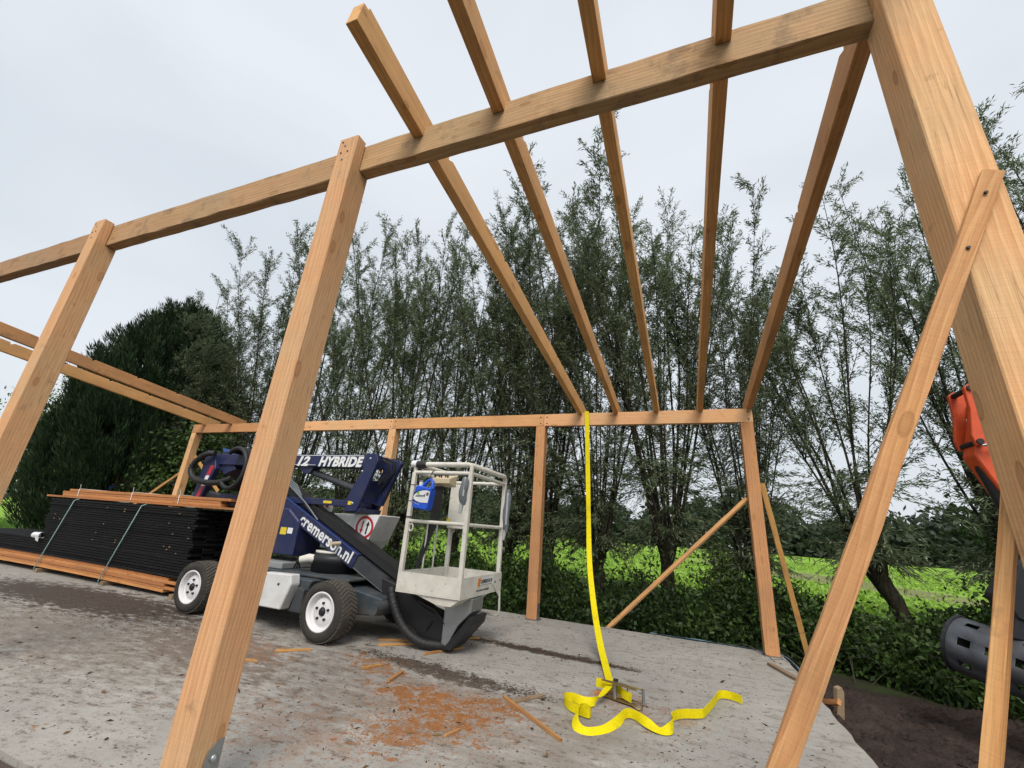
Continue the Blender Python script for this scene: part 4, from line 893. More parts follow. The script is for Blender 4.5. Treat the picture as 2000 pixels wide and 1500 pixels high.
mb = MB(); mb.prism([(-2.37, 0.42), (-2.31, 0.42), (-2.33, 0.33), (-2.58, 0.045), (-2.68, 0.045)], 5.0, 5.36, 'y', 0.005); mb.build('back_plate', STEELB, jb)
# --- work basket
BX0, BX1, BY0, BY1, BZ0, BZ1, BZT = -3.24, -2.38, 4.72, 5.88, 0.615, 0.84, 2.02
bk = link('basket', None, LIFT)
bk.location = (0, 0, 0)
def bp(name, mb, mat): return mb.build(name, mat, bk)
t = 0.012
mb = MB(); mb.box(BX0, BX1, BY0, BY1, BZ0, BZ0 + 0.015); bp('floor', mb, WHITE)
for a in ((BX0, BX1, BY0, BY0 + t), (BX0, BX1, BY1 - t, BY1), (BX0, BX0 + t, BY0 + t + 0.001, BY1 - t - 0.001), (BX1 - t, BX1, BY0 + t + 0.001, BY1 - t - 0.001)):
    mb = MB(); mb.box(a[0], a[1], a[2], a[3], BZ0 + 0.016, BZ1); bp('kick_plate', mb, WHITE)
mb = MB(); mb.prism([(BX0 + 0.25, 0.615), (BX1, 0.615), (BX1 - 0.12, 0.53), (BX1 - 0.3, 0.53)], BY0 + 0.02, BY1 - 0.35, 'y', 0.004); bp('under_frame', mb, WHITE)
PX = [(BX0 + 0.025, BY0 + 0.025), (BX1 - 0.025, BY0 + 0.025), (BX1 - 0.025, BY1 - 0.025), (BX0 + 0.025, BY1 - 0.025)]
for x, y in PX:
    mb = MB(); mb.box(x - 0.026, x + 0.026, y - 0.026, y + 0.026, BZ0 + 0.02, BZT, 0.005); bp('upright', mb, WHITE)
def ringrail(z, r, ext=0.0, nm='rail', sides=(0, 1, 2, 3)):
    for i in sides:
        a, b = PX[i], PX[(i + 1) % 4]; mb = MB(); mb.tube([(a[0], a[1], z), (b[0], b[1], z)], r, 12); bp(nm, mb, WHITE)
ringrail(BZT, 0.024); ringrail(1.42, 0.022)
def bend(pts, r):
    mb = MB(); mb.tube(pts, r, 12); return mb
hz = BZT + 0.1
bp('hand_rail', bend([(PX[0][0] - 0.02, PX[0][1], hz), (PX[1][0] - 0.05, PX[1][1], hz + 0.005), (PX[1][0] + 0.0, PX[1][1] + 0.05, hz), (PX[2][0] + 0.01, PX[2][1] - 0.06, hz - 0.0), (PX[2][0], PX[2][1], hz - 0.03), (PX[2][0], PX[2][1], BZT)], 0.032), WHITE)
bp('hand_rail', bend([(PX[0][0] - 0.01, PX[0][1] + 0.02, BZT), (PX[0][0], PX[0][1], hz)], 0.028), WHITE)
bp('hand_rail', bend([(PX[1][0], PX[1][1], BZT), (PX[1][0], PX[1][1], hz)], 0.026), WHITE)
bp('hand_rail', bend([(PX[0][0], PX[0][1], hz), (PX[3][0], PX[3][1], hz)], 0.03), WHITE)
mb = MB(); mb.tube([(PX[0][0] - 0.05, PX[0][1], hz + 0.005), (PX[0][0] + 0.02, PX[0][1], hz + 0.005)], 0.046, 14); bp('foam_grip', mb, WFILM)
mb = MB(); mb.tube([(PX[0][0] + 0.02, PX[0][1], hz), (PX[0][0] + 0.1, PX[0][1], hz - 0.005), (PX[0][0] + 0.16, PX[0][1], hz)], [0.043, 0.055, 0.038], 14); bp('tape_wrap', mb, RUBBER)
mb = MB(); mb.box(PX[3][0] + 0.0, PX[3][0] + 0.3, BY1 - 0.16, BY1 - 0.02, 1.36, 1.98, 0.01); bp('control_cabinet', mb, WHITE)
mb = MB(); mb.prism([(BY0 + 0.42, 1.93), (BY0 + 0.42, 2.0), (BY0 + 0.62, 2.06), (BY0 + 0.62, 1.9)], BX0 + 0.02, BX0 + 0.32, 'x', 0.006); cb = bp('control_panel', mb, CREAM)
for i in range(5):
    mb = MB(); mb.tube([(BX0 + 0.06 + i * 0.05, BY0 + 0.47 + 0.03 * (i % 2), 2.0), (BX0 + 0.06 + i * 0.05, BY0 + 0.46 + 0.03 * (i % 2), 2.05)], 0.012, 8); bp('joystick', mb, RUBBER)
mb = MB()
for i in range(7):
    xx = BX0 + 0.06 + 0.02 * i; mb.tube([(xx, BY0 + 0.5, 1.9), (xx - 0.03, BY0 + 0.55, 1.5), (xx - 0.08 - 0.01 * i, BY0 + 0.5, 1.1), (xx - 0.16 - 0.02 * i, BY0 + 0.45, 0.62)], 0.013, 6)
bp('cable_bundle', mb, RUBBER)
for k, yy in enumerate((BY0 + 0.5, BY0 + 0.75)):
    mb = MB(); mb.tube([(BX0 + 0.02, yy, BZ1), (BX0 + 0.02, yy, 1.42)], 0.012, 8); bp('side_bar', mb, WHITE)
for (x, y) in ((PX[0][0] + 0.05, PX[0][1]), (PX[3][0] + 0.03, PX[3][1])):
    mb = MB(); mb.tube([(x + 0.03 * math.cos(a), y, 1.345 + 0.042 * math.sin(a)) for a in np.linspace(0, 6.283, 15)], 0.011, 6); bp('lashing_eye', mb, WHITE)
mb = MB(); mb.tube([(PX[3][0] + 0.1, BY0 + 0.85, 1.42), (PX[3][0] + 0.1, BY0 + 0.85, 1.49)], 0.028, 10); bp('yellow_knob', mb, YFILM)
for z in (1.46, 1.66, 1.86, 1.47):
    mb = MB(); mb.tube([(PX[0][0] + 0.029 * a, PX[0][1] + 0.029 * b, z) for a, b in ((-1, -1), (1, -1), (1, 1), (-1, 1), (-1, -1))], 0.004, 4); bp('cable_tie', mb, RUBBER)
def sleeve(x, y, z0, z1, w0, nm='plastic_sleeve'):
    mb = MB(); n = 7
    for i in range(n): pass
    mb.tube([(x + 0.01 * math.sin(i * 1.3), y, z1 + (z0 - z1) * i / (n - 1)) for i in range(n)], [w0 * f for f in (0.55, 0.95, 1.0, 1.05, 0.98, 0.9, 0.45)], 10); o = bp(nm, mb, PLASTG)
    mb = MB(); mb.tube([(x - 0.01, y, z0 + 0.03), (x - 0.02, y - 0.01, z0 - 0.1)], [0.03, 0.02], 7); mb.tube([(x + 0.012, y - 0.03, z1 - 0.05), (x + 0.018, y - 0.045, z0 + 0.1)], [0.02, 0.012], 6); bp('torn_wrap', mb, PLASTW)
sleeve(PX[1][0] - 0.06, PX[1][1] - 0.03, 1.64, 1.97, 0.055)
sleeve(PX[2][0] + 0.06, PX[2][1], 1.36, 1.95, 0.05)
mb = MB(); mb.prism([(BY1 - 0.28, 0.835), (BY1 + 0.02, 0.85), (BY1 + 0.02, 0.55), (BY1 - 0.03, 0.55), (BY1 - 0.28, 0.72)], BX1 + 0.001, BX1 + 0.009, 'x'); bp('corner_plate', mb, WHITE)
for yy, zz in ((BY1 - 0.2, 0.74), (BY1 - 0.03, 0.75)):
    mb = MB(); mb.lathe([(0, 0.006), (0.013, 0.006), (0.013, 0)], (BX1 + 0.009, yy, zz), 'x', 8); bp('rivet', mb, STEELB)
mb = MB(); mb.tube([(BX1, BY1, 0.6), (BX1 + 0.01, BY1 + 0.02, 0.36), (BX1 - 0.02, BY1 + 0.02, 0.31), (BX1 - 0.35, BY1 + 0.02, 0.32)], 0.016, 8); bp('foot_loop', mb, WHITE)
# maker's film on the basket side (faces +x)
XF = BX1 + 0.0015
mb = MB(); mb.box(BX1 + 0.0002, XF, BY0 + 0.43, BY0 + 0.87, 0.715, 0.815); bp('logo_film', mb, WFILM)
mb = MB(); mb.prism([(BY0 + 0.44, 0.715), (BY0 + 0.44, 0.81), (BY0 + 0.53, 0.815), (BY0 + 0.505, 0.715)], XF + 0.0003, XF + 0.001, 'x'); bp('logo_mark', mb, OFILM)
mb = MB(); mb.box(XF + 0.0003, XF + 0.001, BY0 + 0.51, BY0 + 0.87, 0.726, 0.731); bp('logo_line', mb, BLACKP)
text('CREMERSON BV', 0.062, BLACKP, bk, frame_mat((XF + 0.001, BY0 + 0.525, 0.748), (0, 1, 0), (0, 0, 1)), sx=0.8, offset=0.0008)
text('www.cremersonverlichting.nl', 0.036, BLACKP, bk, frame_mat((BX1 + 0.001, BY0 + 0.42, 0.665), (0, 1, 0), (0, 0, 1)), sx=0.88)

# ------------------------------------------------------------------ fuel can hanging in the basket
cx, cy_, cz = -3.0, 4.665, 1.56
CAN = thing('fuel_can', 'blue plastic fuel can with white label hanging from the basket rail', 'fuel can', (cx, cy_, cz))
prof = [(-0.105, 0.02), (-0.09, 0.0), (0.1, 0.0), (0.115, 0.02), (0.115, 0.22), (0.1, 0.285), (0.085, 0.355), (0.05, 0.375), (0.0, 0.36), (-0.03, 0.305), (-0.055, 0.29), (-0.1, 0.285), (-0.115, 0.24)]
tilt = R(-6); ct, st_ = math.cos(tilt), math.sin(tilt)
def cp(u, v): return (cx + u * ct - v * st_, cz + u * st_ + v * ct)
mb = MB()
hole = [(-0.005, 0.295), (0.05, 0.29), (0.055, 0.335), (0.045, 0.345), (0.02, 0.335)]
# body below the handle and the loop of the handle round its opening
bodyp = [(-0.105, 0.02), (-0.09, 0.0), (0.1, 0.0), (0.115, 0.02), (0.115, 0.22), (0.105, 0.265), (-0.04, 0.275), (-0.1, 0.275), (-0.115, 0.24)]
mb.prism([cp(*p) for p in bodyp], cy_ - 0.065, cy_ + 0.065, 'y', 0.014)
mb.tube([(cp(u, v)[0], cy_, cp(u, v)[1]) for u, v in ((-0.045, 0.265), (-0.02, 0.315), (0.01, 0.35), (0.05, 0.368), (0.078, 0.35), (0.09, 0.3), (0.095, 0.26))], [0.022, 0.02, 0.019, 0.019, 0.021, 0.026, 0.03], 10)
mb.build('body', BLUECAN, CAN)
mb = MB(); a, b = cp(-0.08, 0.27), cp(-0.08, 0.325); mb.tube([(a[0], cy_, a[1]), (b[0], cy_, b[1])], 0.026, 14); mb.build('cap', WFILM, CAN)
yl = cy_ - 0.0655
mb = MB(); mb.prism([cp(-0.112, 0.055), cp(0.0, 0.075), cp(0.11, 0.09), cp(0.11, 0.235), cp(0.0, 0.235), cp(-0.06, 0.215), cp(-0.112, 0.19)], yl - 0.001, yl, 'y'); mb.build('dark_band', DBLUEFILM, CAN)
lab = [cp(0.11, 0.09), cp(0.111, 0.225), cp(0.06, 0.232), cp(0.0, 0.222), cp(-0.06, 0.195), cp(-0.095, 0.165), cp(-0.108, 0.135), cp(-0.1, 0.11), cp(-0.06, 0.09), cp(0.0, 0.08), cp(0.05, 0.084)]
mb = MB(); mb.prism(lab, yl - 0.0022, yl - 0.0012, 'y'); mb.build('label', WFILM, CAN)
mb = MB(); mb.prism([cp(-0.05 + 0.018 * math.sin(a), 0.185 + 0.02 * math.cos(a) + (0.008 if abs(a) < 0.2 else 0)) for a in np.linspace(0, 6.2, 10)], yl - 0.003, yl - 0.0024, 'y'); mb.build('leaf_mark', GFILM, CAN)
mb = MB(); mb.prism([cp(0.066, 0.17), cp(0.1, 0.17), cp(0.1, 0.21), cp(0.066, 0.21)], yl - 0.003, yl - 0.0024, 'y'); mb.build('picture_print', plain('brown_print', (0.2, 0.1, 0.08), 0.5, 0, 0.6, 60), CAN)
a = cp(-0.078, 0.135); text('ASPEN', 0.036, BLACKP, CAN, frame_mat((a[0], yl - 0.0024, a[1]), (ct, 0, st_ + 0.12), (0, 0, 1)), offset=0.001)
a = cp(0.022, 0.142); text('4', 0.065, DBLUEFILM, CAN, frame_mat((a[0], yl - 0.0024, a[1]), (ct, 0, st_ + 0.12), (0, 0, 1)), offset=0.001, shear=0.2)
mb = MB()
for k in range(5): mb.disc((*[cp(-0.1 + 0.022 * k, 0.072 - 0.004 * k)[0], yl - 0.0014], cp(-0.1 + 0.022 * k, 0.072 - 0.004 * k)[1]), 0.005, 'y', 8)
mb.build('white_dots', WFILM, CAN)
a = cp(0.03, 0.355); mb = MB(); mb.tube([(a[0], cy_, a[1] - 0.02), (a[0] - 0.01, cy_ + 0.02, a[1] + 0.05), (a[0], cy_ + 0.05, 2.035), (a[0] + 0.02, cy_ + 0.08, 2.05)], 0.005, 6); mb.build('hook', RUBBER, CAN)

# ================================================================== STACK OF BOARDS
ST = thing('board_stack', 'strapped stack of black stained boards on brown planks behind the lift', 'board stack', (-9.6, 5.5, 0))
def slab_mesh(name, l, wd, h, mat, bow=0.0, seg=8):
    mb = MB(); c = 0.003; cs = [(0, 0 + c), (c, 0), (wd - c, 0), (wd, c), (wd, h - c), (wd - c, h), (c, h), (0, h - c)]
    vs = []
    for i in range(seg + 1):
        t = i / seg; vs += [(t * l, u, v + bow * (1 - (2 * t - 1) ** 2)) for u, v in cs]
    fs = [(i * 8 + k, i * 8 + (k + 1) % 8, (i + 1) * 8 + (k + 1) % 8, (i + 1) * 8 + k) for i in range(seg) for k in range(8)] + [tuple(range(7, -1, -1)), tuple(seg * 8 + k for k in range(8))]
    mb.add(vs, fs); o = mb.build(name, mat); me = o.data; bpy.data.objects.remove(o); return me
def put(name, me, x, y, z, parent, rz=0.0):
    o = link(name, me, parent); o.location = Vector((x, y, z)) - base_of(parent); o.rotation_euler.z = rz; return o
rs = random.Random(3)
for bx_ in (-11.75, -9.6, -8.2): 
    pass
bearer = slab_mesh('bearer', 1.5, 0.09, 0.07, W_OLD)
for xb in (-11.5, -9.35, -7.5): put('bearer', bearer, xb, 4.98, 0.0, ST, R(90))
pl = slab_mesh('plank', 8.0, 0.19, 0.04, W_PLANK, 0.03); plb = slab_mesh('plank', 7.6, 0.19, 0.045, W_PLANK, 0.03)
for k in range(5):
    for j in range(6): put('plank', pl if (k + j) % 2 else plb, -15.4 + rs.uniform(-0.05, 0.05), 5.02 + j * 0.205 + rs.uniform(-0.012, 0.012), 0.062 + k * 0.043, ST)
bl = slab_mesh('board', 8.0, 0.19, 0.034, BLACKB, 0.02); bs = slab_mesh('board', 4.5, 0.19, 0.034, BLACKB)
z = 0.29
for k in range(7):
    for j in range(6): put('board', bl, -15.35 + rs.uniform(-0.05, 0.05), 5.02 + j * 0.205 + rs.uniform(-0.018, 0.012), z, ST)
    z += 0.042
for k in range(19):
    for j in range(6): put('board', bs, -11.95 + 0.28 * (1 - k / 19) * 0 - 0.005 * k + rs.uniform(-0.05, 0.05), 5.02 + j * 0.205 + rs.uniform(-0.02, 0.015), z, ST)
    z += 0.0408
ztop = z
chip = MB().box(0, 0.025, 0, 0.012, 0, 0.016).build('spacer_chip', W_OLD); cm_ = chip.data; bpy.data.objects.remove(chip)
for k in range(20):
    col_x = rs.choice((-11.6, -10.1, -9.4, -8.1, -7.7)); put('spacer_chip', cm_, col_x + rs.uniform(-0.12, 0.12), 5.0, 0.62 + rs.randrange(17) * 0.0408 + 0.022, ST)
# strapping
for xt, xf in ((-11.15, -11.62), (-9.0, -9.5)):
    mb = MB(); mb.tube([(xt, 5.9, ztop + 0.012), (xt, 5.03, ztop + 0.012), (xt - 0.03, 4.985, ztop - 0.02), (xf, 4.975, 0.06), (xf, 5.0, 0.012), (xf + 0.05, 5.5, 0.01)], 0.009, 6); mb.build('strapping', CORD, ST)
# orange planks lying on top
TOPB = thing('plank_bundle', 'bundle of orange planks tied with white cord on top of the black boards', 'plank bundle', (-9.4, 5.3, ztop))
tp = slab_mesh('plank', 5.65, 0.2, 0.035, W_PLANK); tq = slab_mesh('plank', 4.75, 0.115, 0.045, W_PLANK)
for j in range(3): put('plank', tp, -12.35 + 0.05 * j, 5.03 + j * 0.23, ztop + 0.001 + 0.022, TOPB)
for k in range(3):
    for j in range(4): put('plank', tq, -11.85 + rs.uniform(-0.05, 0.08) + (0.15 if k == 2 else 0), 5.06 + j * 0.122 + rs.uniform(-0.006, 0.006), ztop + 0.06 + k * 0.047, TOPB)
for xx in (-11.3, -9.55, -8.2):
    mb = MB(); zt = ztop + 0.06 + 0.147; mb.tube([(xx + 0.02, 5.05, ztop + 0.06), (xx, 5.05, zt), (xx, 5.1, zt + 0.002), (xx - 0.02, 5.3, zt + 0.003), (xx + 0.02, 5.56, zt + 0.002)], 0.006, 6); mb.tube([(xx, 5.06, zt), (xx - 0.01, 5.05, zt + 0.09)], 0.004, 5); mb.build('tie', WCORD, TOPB)
# bits lying about the stack
mb = MB(); mb.tube([(-12.05, 4.97, 0.64), (-11.78, 4.97, 0.65)], 0.055, 14, cap=False); mb.add([(-11.9, 4.92, 0.62), (-11.78, 4.93, 0.62), (-11.8, 4.95, 0.53), (-11.88, 4.94, 0.55)], [(0, 1, 2, 3)])
o = mb.build('plastic_wrap', WFILM); tag(o, 'scrap of white plastic curled on the long black boards', 'plastic scrap')
o = put('timber_offcut', slab_mesh('timber_offcut', 1.1, 0.15, 0.05, W_LATH), 0, 0, 0, thing('timber_offcut', 'yellow timber offcut on the ends of the long black boards at left', 'offcut', (-13.6, 5.5, z)))
o.parent.location = (-14.1, 6.35, 0.60); o.location = (0, 0, 0); o.name = 'board'; o.rotation_euler = (0, R(0), R(-25))
mb = MB(); mb.box(-30.0, -27.0, 9.6, 9.75, 0.55, 0.63, 0.01); mb.box(-29.7, -29.6, 9.63, 9.72, -0.2, 0.55); mb.box(-27.4, -27.3, 9.63, 9.72, -0.2, 0.55)
tag(mb.build('garden_rail', WHITEC), 'white rail across the lawn at the far left', 'rail')
# mesh panel behind the stack
MP = thing('mesh_panel', 'rusty wire mesh panel standing in front of the dark conifer', 'mesh panel', (-14.8, 8.5, -0.2))
mb = MB()
for i in range(19): mb.tube([(-17.2 + i * 0.17, 8.5, -0.2), (-17.2 + i * 0.17 + 0.1, 8.5, 2.15)], 0.005, 4, False)
for i in range(13): mb.tube([(-17.2, 8.51, -0.05 + i * 0.17), (-14.05, 8.51, -0.05 + i * 0.17)], 0.005, 4, False)
mb.build('wire_grid', WIRE, MP)
for xx in (-17.25, -13.98):
    mb = MB(); mb.tube([(xx, 8.5, -0.3), (xx, 8.5, 1.9)], 0.02, 8); mb.build('stake', WIRE, MP)
for i, (xx, zz, ll) in enumerate(((-17.3, 1.75, 'blue ribbon tied to the left stake of the wire mesh panel'), (-13.2, 1.72, 'scrap of blue plastic showing just above the orange planks'))):
    mb = MB(); yy = 8.44
    for k in range(2): mb.add([(xx, yy, zz + k * 0.02), (xx + 0.18, yy - 0.02, zz + 0.12), (xx + 0.26, yy, zz + 0.14), (xx + 0.24, yy + 0.02, zz + 0.06), (xx + 0.06, yy + 0.03, zz - 0.03)], [(0, 1, 2, 3, 4)])
    if i == 1: mb.tube([(xx + 0.1, yy, -0.3), (xx + 0.1, yy, zz)], 0.012, 6)
    else: mb.tube([(xx + 0.03, yy + 0.05, zz + 0.02), (xx + 0.08, yy, zz + 0.04)], 0.012, 6)
    tag(mb.build('plastic_ribbon', FOIL if i else NAVYL), ll, 'ribbon')

# ================================================================== RATCHET STRAP
STRAP = thing('ratchet_strap', 'yellow ratchet strap hanging from the far beam with its tail on the slab', 'ratchet strap', (-0.7, 4.7, 0))
def smooth_path(pts, k=8):
    P = [Vector(p) for p in pts]; o = []
    for i in range(len(P) - 1):
        a, b, c, d = P[max(i - 1, 0)], P[i], P[i + 1], P[min(i + 2, len(P) - 1)]
        for j in range(k):
            t = j / k; o.append(0.5 * ((2 * b) + (c - a) * t + (2 * a - 5 * b + 4 * c - d) * t * t + (3 * b - a - 3 * c + d) * t ** 3))
    o.append(P[-1]); return o
def ribbon(name, pts, wdirs, wid, mat, parent, k=8, th=0.003):
    P = smooth_path(pts, k); Wd = smooth_path(wdirs, k); vs = []; n = len(P)
    for i, (p, wd) in enumerate(zip(P, Wd)):
        t = (P[min(i + 1, n - 1)] - P[max(i - 1, 0)]).normalized(); wd = wd - t * wd.dot(t); wd.normalize(); nn = t.cross(wd)
        for (u, v) in ((-1, -1), (1, -1), (1, 1), (-1, 1)): vs.append(p + wd * (u * wid / 2) + nn * (v * th / 2))
    fs = [(i * 4 + q, i * 4 + (q + 1) % 4, (i + 1) * 4 + (q + 1) % 4, (i + 1) * 4 + q) for i in range(n - 1) for q in range(4)] + [(3, 2, 1, 0), tuple((n - 1) * 4 + q for q in range(4))]
    mb = MB(); mb.add(vs, fs, False); return mb.build(name, mat, parent)
hang = [(-1.58, 7.7, 3.575), (-1.58, 7.66, 3.572), (-1.58, 7.595, 3.57), (-1.575, 7.585, 3.5), (-1.54, 7.54, 2.7), (-1.48, 7.37, 1.79), (-1.39, 7.05, 1.02), (-1.22, 6.55, 0.46), (-1.04, 6.0, 0.155), (-0.89, 5.5, 0.04), (-0.79, 5.1, 0.03), (-0.73, 4.85, 0.05)]
hw = [(1, 0, 0)] * 5 + [(0.75, 0.6, 0), (1, 0.2, 0), (1, 0.1, 0), (1, 0, 0.0), (1, 0.15, 0), (1, 0.2, 0), (1, 0.2, 0)]
ribbon('webbing', hang, hw, 0.078, WEB, STRAP, 10)
tail = [(-0.70, 4.86, 0.09), (-0.73, 4.66, 0.10), (-0.80, 4.42, 0.045), (-0.90, 4.36, 0.04), (-1.01, 4.38, 0.045), (-1.06, 4.31, 0.045), (-0.99, 4.18, 0.045), (-0.88, 4.12, 0.045), (-0.80, 4.10, 0.045), (-0.805, 4.17, 0.045), (-0.88, 4.13, 0.06), (-0.885, 3.98, 0.04), (-0.84, 3.86, 0.02), (-0.75, 3.84, 0.015), (-0.64, 3.96, 0.015), (-0.57, 4.13, 0.03), (-0.53, 4.27, 0.045), (-0.46, 4.28, 0.045), (-0.36, 4.19, 0.04), (-0.27, 4.15, 0.02), (-0.20, 4.17, 0.03), (-0.165, 4.28, 0.045), (-0.18, 4.40, 0.045), (-0.11, 4.53, 0.045), (0.04, 4.63, 0.045), (0.08, 4.70, 0.045), (0.16, 4.99, 0.045), (0.23, 5.27, 0.045), (0.32, 5.31, 0.045), (0.42, 5.24, 0.045)]
UPV = (0, 0, 1)
tw = [(0.9, 0.4, 0), (0.8, 0.5, 0.2), (0.5, 0.6, 0.5), (0.2, 0.5, 0.8), UPV, UPV, UPV, UPV, UPV, UPV, (0.3, 0, 1), (0.6, 0.2, 0.7), (0.3, 0.7, 0.6), (-0.2, 0.8, 0.5), (-0.5, 0.6, 0.5), (-0.4, 0.3, 0.9), UPV, UPV, (0.3, 0.5, 0.8), (0, 1, 0.35), (-0.5, 0.5, 0.7), UPV, UPV, UPV, UPV, UPV, UPV, UPV, UPV, UPV]
ribbon('webbing_tail', tail, tw, 0.068, WEB, STRAP, 9)
# ratchet buckle
q0 = Vector((-0.64, 4.62, 0.075)); ux = Vector((0.93, -0.36, 0)).normalized(); uy = Vector((0.36, 0.93, 0))
def bq(a, b, c): return tuple(q0 + ux * a * 1.25 + uy * (c * 1.2) + Vector((0, 0, b)))     # the buckle lies on its side
for s in (-1, 1):
    mb = MB(); pts = [(-0.14, 0.0), (0.12, 0.0), (0.14, 0.02), (0.1, 0.05), (0.02, 0.075), (-0.06, 0.05), (-0.14, 0.025)]
    vs = [bq(p, s * 0.06 + dd, h) for dd in (-0.0025, 0.0025) for p, h in pts]; n = len(pts)
    mb.add(vs, [tuple(range(n)), tuple(range(2 * n - 1, n - 1, -1))] + [(i, i + n, (i + 1) % n + n, (i + 1) % n) for i in range(n)]); mb.build('ratchet_side', GOLD, STRAP)
mb = MB(); mb.tube([bq(-0.05, -0.06, 0.045), bq(-0.05, 0.06, 0.045)], 0.022, 12); mb.build('spool', STEEL, STRAP)
for s in (-1, 1):
    mb = MB(); mb.tube([bq(-0.05, s * 0.052, 0.05), bq(0.06, s * 0.052, 0.085), bq(0.15, s * 0.052, 0.095)], 0.007, 6); mb.build('handle_arm', GOLD, STRAP)
mb = MB(); mb.tube([bq(0.15, -0.058, 0.096), bq(0.15, 0.058, 0.096)], 0.013, 10); mb.build('handle_grip', STEEL, STRAP)
mb = MB(); mb.tube([bq(0.05, -0.05, 0.05), bq(0.05, 0.05, 0.05)], 0.006, 8); mb.build('pawl_bar', GOLD, STRAP)
mb = MB(); mb.tube([bq(0.1, -0.055, 0.01), bq(0.17, -0.062, -0.03), bq(0.19, -0.055, -0.01), bq(0.17, -0.045, 0.03)], 0.007, 6); mb.build('hook', GOLD, STRAP)
ribbon('webbing_wrap', [bq(-0.2, 0.02, 0.03), bq(-0.1, 0.01, 0.075), bq(-0.03, 0.0, 0.075), bq(0.02, 0.0, 0.03), bq(0.1, -0.01, 0.012)], [(0, 0, 1)] * 5, 0.075, WEB, STRAP, 5)
mb = MB(); mb.box(-0.745, -0.70, 5.03, 5.09, 0.04, 0.062); mb.build('stitching', BLACKP, STRAP)

# ================================================================== EXCAVATOR (arm, link and bucket beside the slab)
EX = thing('excavator', 'orange red excavator arm with grey slotted bucket right of the slab', 'excavator', (6.4, 5.9, -0.12))
YE = 5.6
mb = MB(); mb.prism([(2.93, 3.06), (2.86, 3.0), (2.76, 2.62), (2.70, 2.42), (2.86, 1.95), (3.02, 1.45), (3.16, 1.4), (3.22, 1.5), (3.08, 2.3), (3.06, 2.95)], YE - 0.1, YE + 0.12, 'y', 0.012); lk = mb.build('stick', ORANGE, EX)
mb = MB(); mb.prism([(2.735, 3.1), (2.78, 3.14), (2.84, 3.13), (3.0, 2.95), (3.1, 2.9), (2.95, 2.8), (2.83, 2.86), (2.80, 2.7), (2.775, 2.52), (2.71, 2.5), (2.69, 2.6), (2.735, 2.86)], YE - 0.16, YE - 0.11, 'y', 0.006); mb.build('link_plate', ORANGE, EX)
mb = MB(); mb.prism([(2.735, 3.1), (2.78, 3.14), (2.84, 3.13), (3.0, 2.95), (3.1, 2.9), (2.95, 2.8), (2.83, 2.86), (2.80, 2.7), (2.775, 2.52), (2.71, 2.5), (2.69, 2.6), (2.735, 2.86)], YE + 0.13, YE + 0.18, 'y', 0.006); mb.build('link_plate', ORANGE, EX)
for px, pz in ((2.775, 3.09), (2.735, 2.54)):
    mb = MB(); mb.tube([(px, YE - 0.18, pz), (px, YE + 0.2, pz)], 0.028, 10); mb.build('pin', STEELB, EX)
mb = MB(); mb.tube([(2.86, YE, 2.86), (2.80, YE, 2.3), (2.90, YE, 1.85), (3.0, YE, 1.5)], [0.05, 0.075, 0.075, 0.05], 14); mb.build('bucket_cylinder', STEELB, EX)
mb = MB(); mb.tube([(2.74, YE - 0.17, 2.5), (2.9, YE - 0.17, 2.53)], 0.012, 6); mb.build('retaining_bar', STEEL, EX)
mb = MB(); mb.tube([(2.86, YE - 0.12, 3.12), (3.0, YE - 0.08, 3.05), (3.15, YE, 3.0)], 0.03, 8); mb.build('hydraulic_hose', RUBBER, EX)
for k in range(4):
    mb = MB(); mb.tube([(2.98 + 0.02 * k, YE - 0.13, 2.0), (2.92 + 0.03 * k, YE - 0.16, 1.75), (2.82 + 0.05 * k, YE - 0.17, 1.55), (2.95 + 0.03 * k, YE - 0.1, 1.35)], 0.018, 6); mb.build('hydraulic_hose', RUBBER, EX)
mb = MB(); mb.prism([(2.78, 1.42), (3.1, 1.55), (3.3, 1.3), (3.1, 1.0), (2.95, 0.86), (2.66, 0.98), (2.6, 1.15)], YE - 0.14, YE + 0.16, 'y', 0.015); mb.build('quick_coupler', STEELB, EX)
# bucket: curved back with slots, two cheeks
bc = Vector((2.67, YE, 0.585)); bax = Vector((0.62, -0.74, -0.2)).normalized()      # axis of the rounded back
bu = Vector((-0.16, 0.0, 1.0)); bu = (bu - bax * bu.dot(bax)).normalized(); bv = bax.cross(bu)
NA, NL, rB = 16, 9, 0.25
def bkt(i, j, r=rB):
    a = R(-100 + 250 * j / NA); s = (i / NL - 0.5) * 0.85
    return bc + bax * s + (bu * math.cos(a) + bv * math.sin(a)) * r
vs, fs = [], []
for r in (rB, rB - 0.018):
    for i in range(NL + 1):
        for j in range(NA + 1): vs.append(bkt(i, j, r))
M_ = (NL + 1) * (NA + 1); id_ = lambda i, j, s=0: s * M_ + i * (NA + 1) + j
hole = lambda i, j: (i % 2 == 1) and (j % 3 == 1)
for i in range(NL):
    for j in range(NA):
        if hole(i, j): continue
        fs.append((id_(i, j), id_(i, j + 1), id_(i + 1, j + 1), id_(i + 1, j))); fs.append((id_(i, j, 1), id_(i + 1, j, 1), id_(i + 1, j + 1, 1), id_(i, j + 1, 1)))
for i in range(NL):
    for j in range(NA):
        if hole(i, j):
            for (a, b) in (((i, j), (i, j + 1)), ((i, j + 1), (i + 1, j + 1)), ((i + 1, j + 1), (i + 1, j)), ((i + 1, j), (i, j))): fs.append((id_(*a), id_(*b), id_(*b, 1), id_(*a, 1)))
mb = MB(); mb.add(vs, fs, True); mb.build('bucket_shell', STEELD, EX)
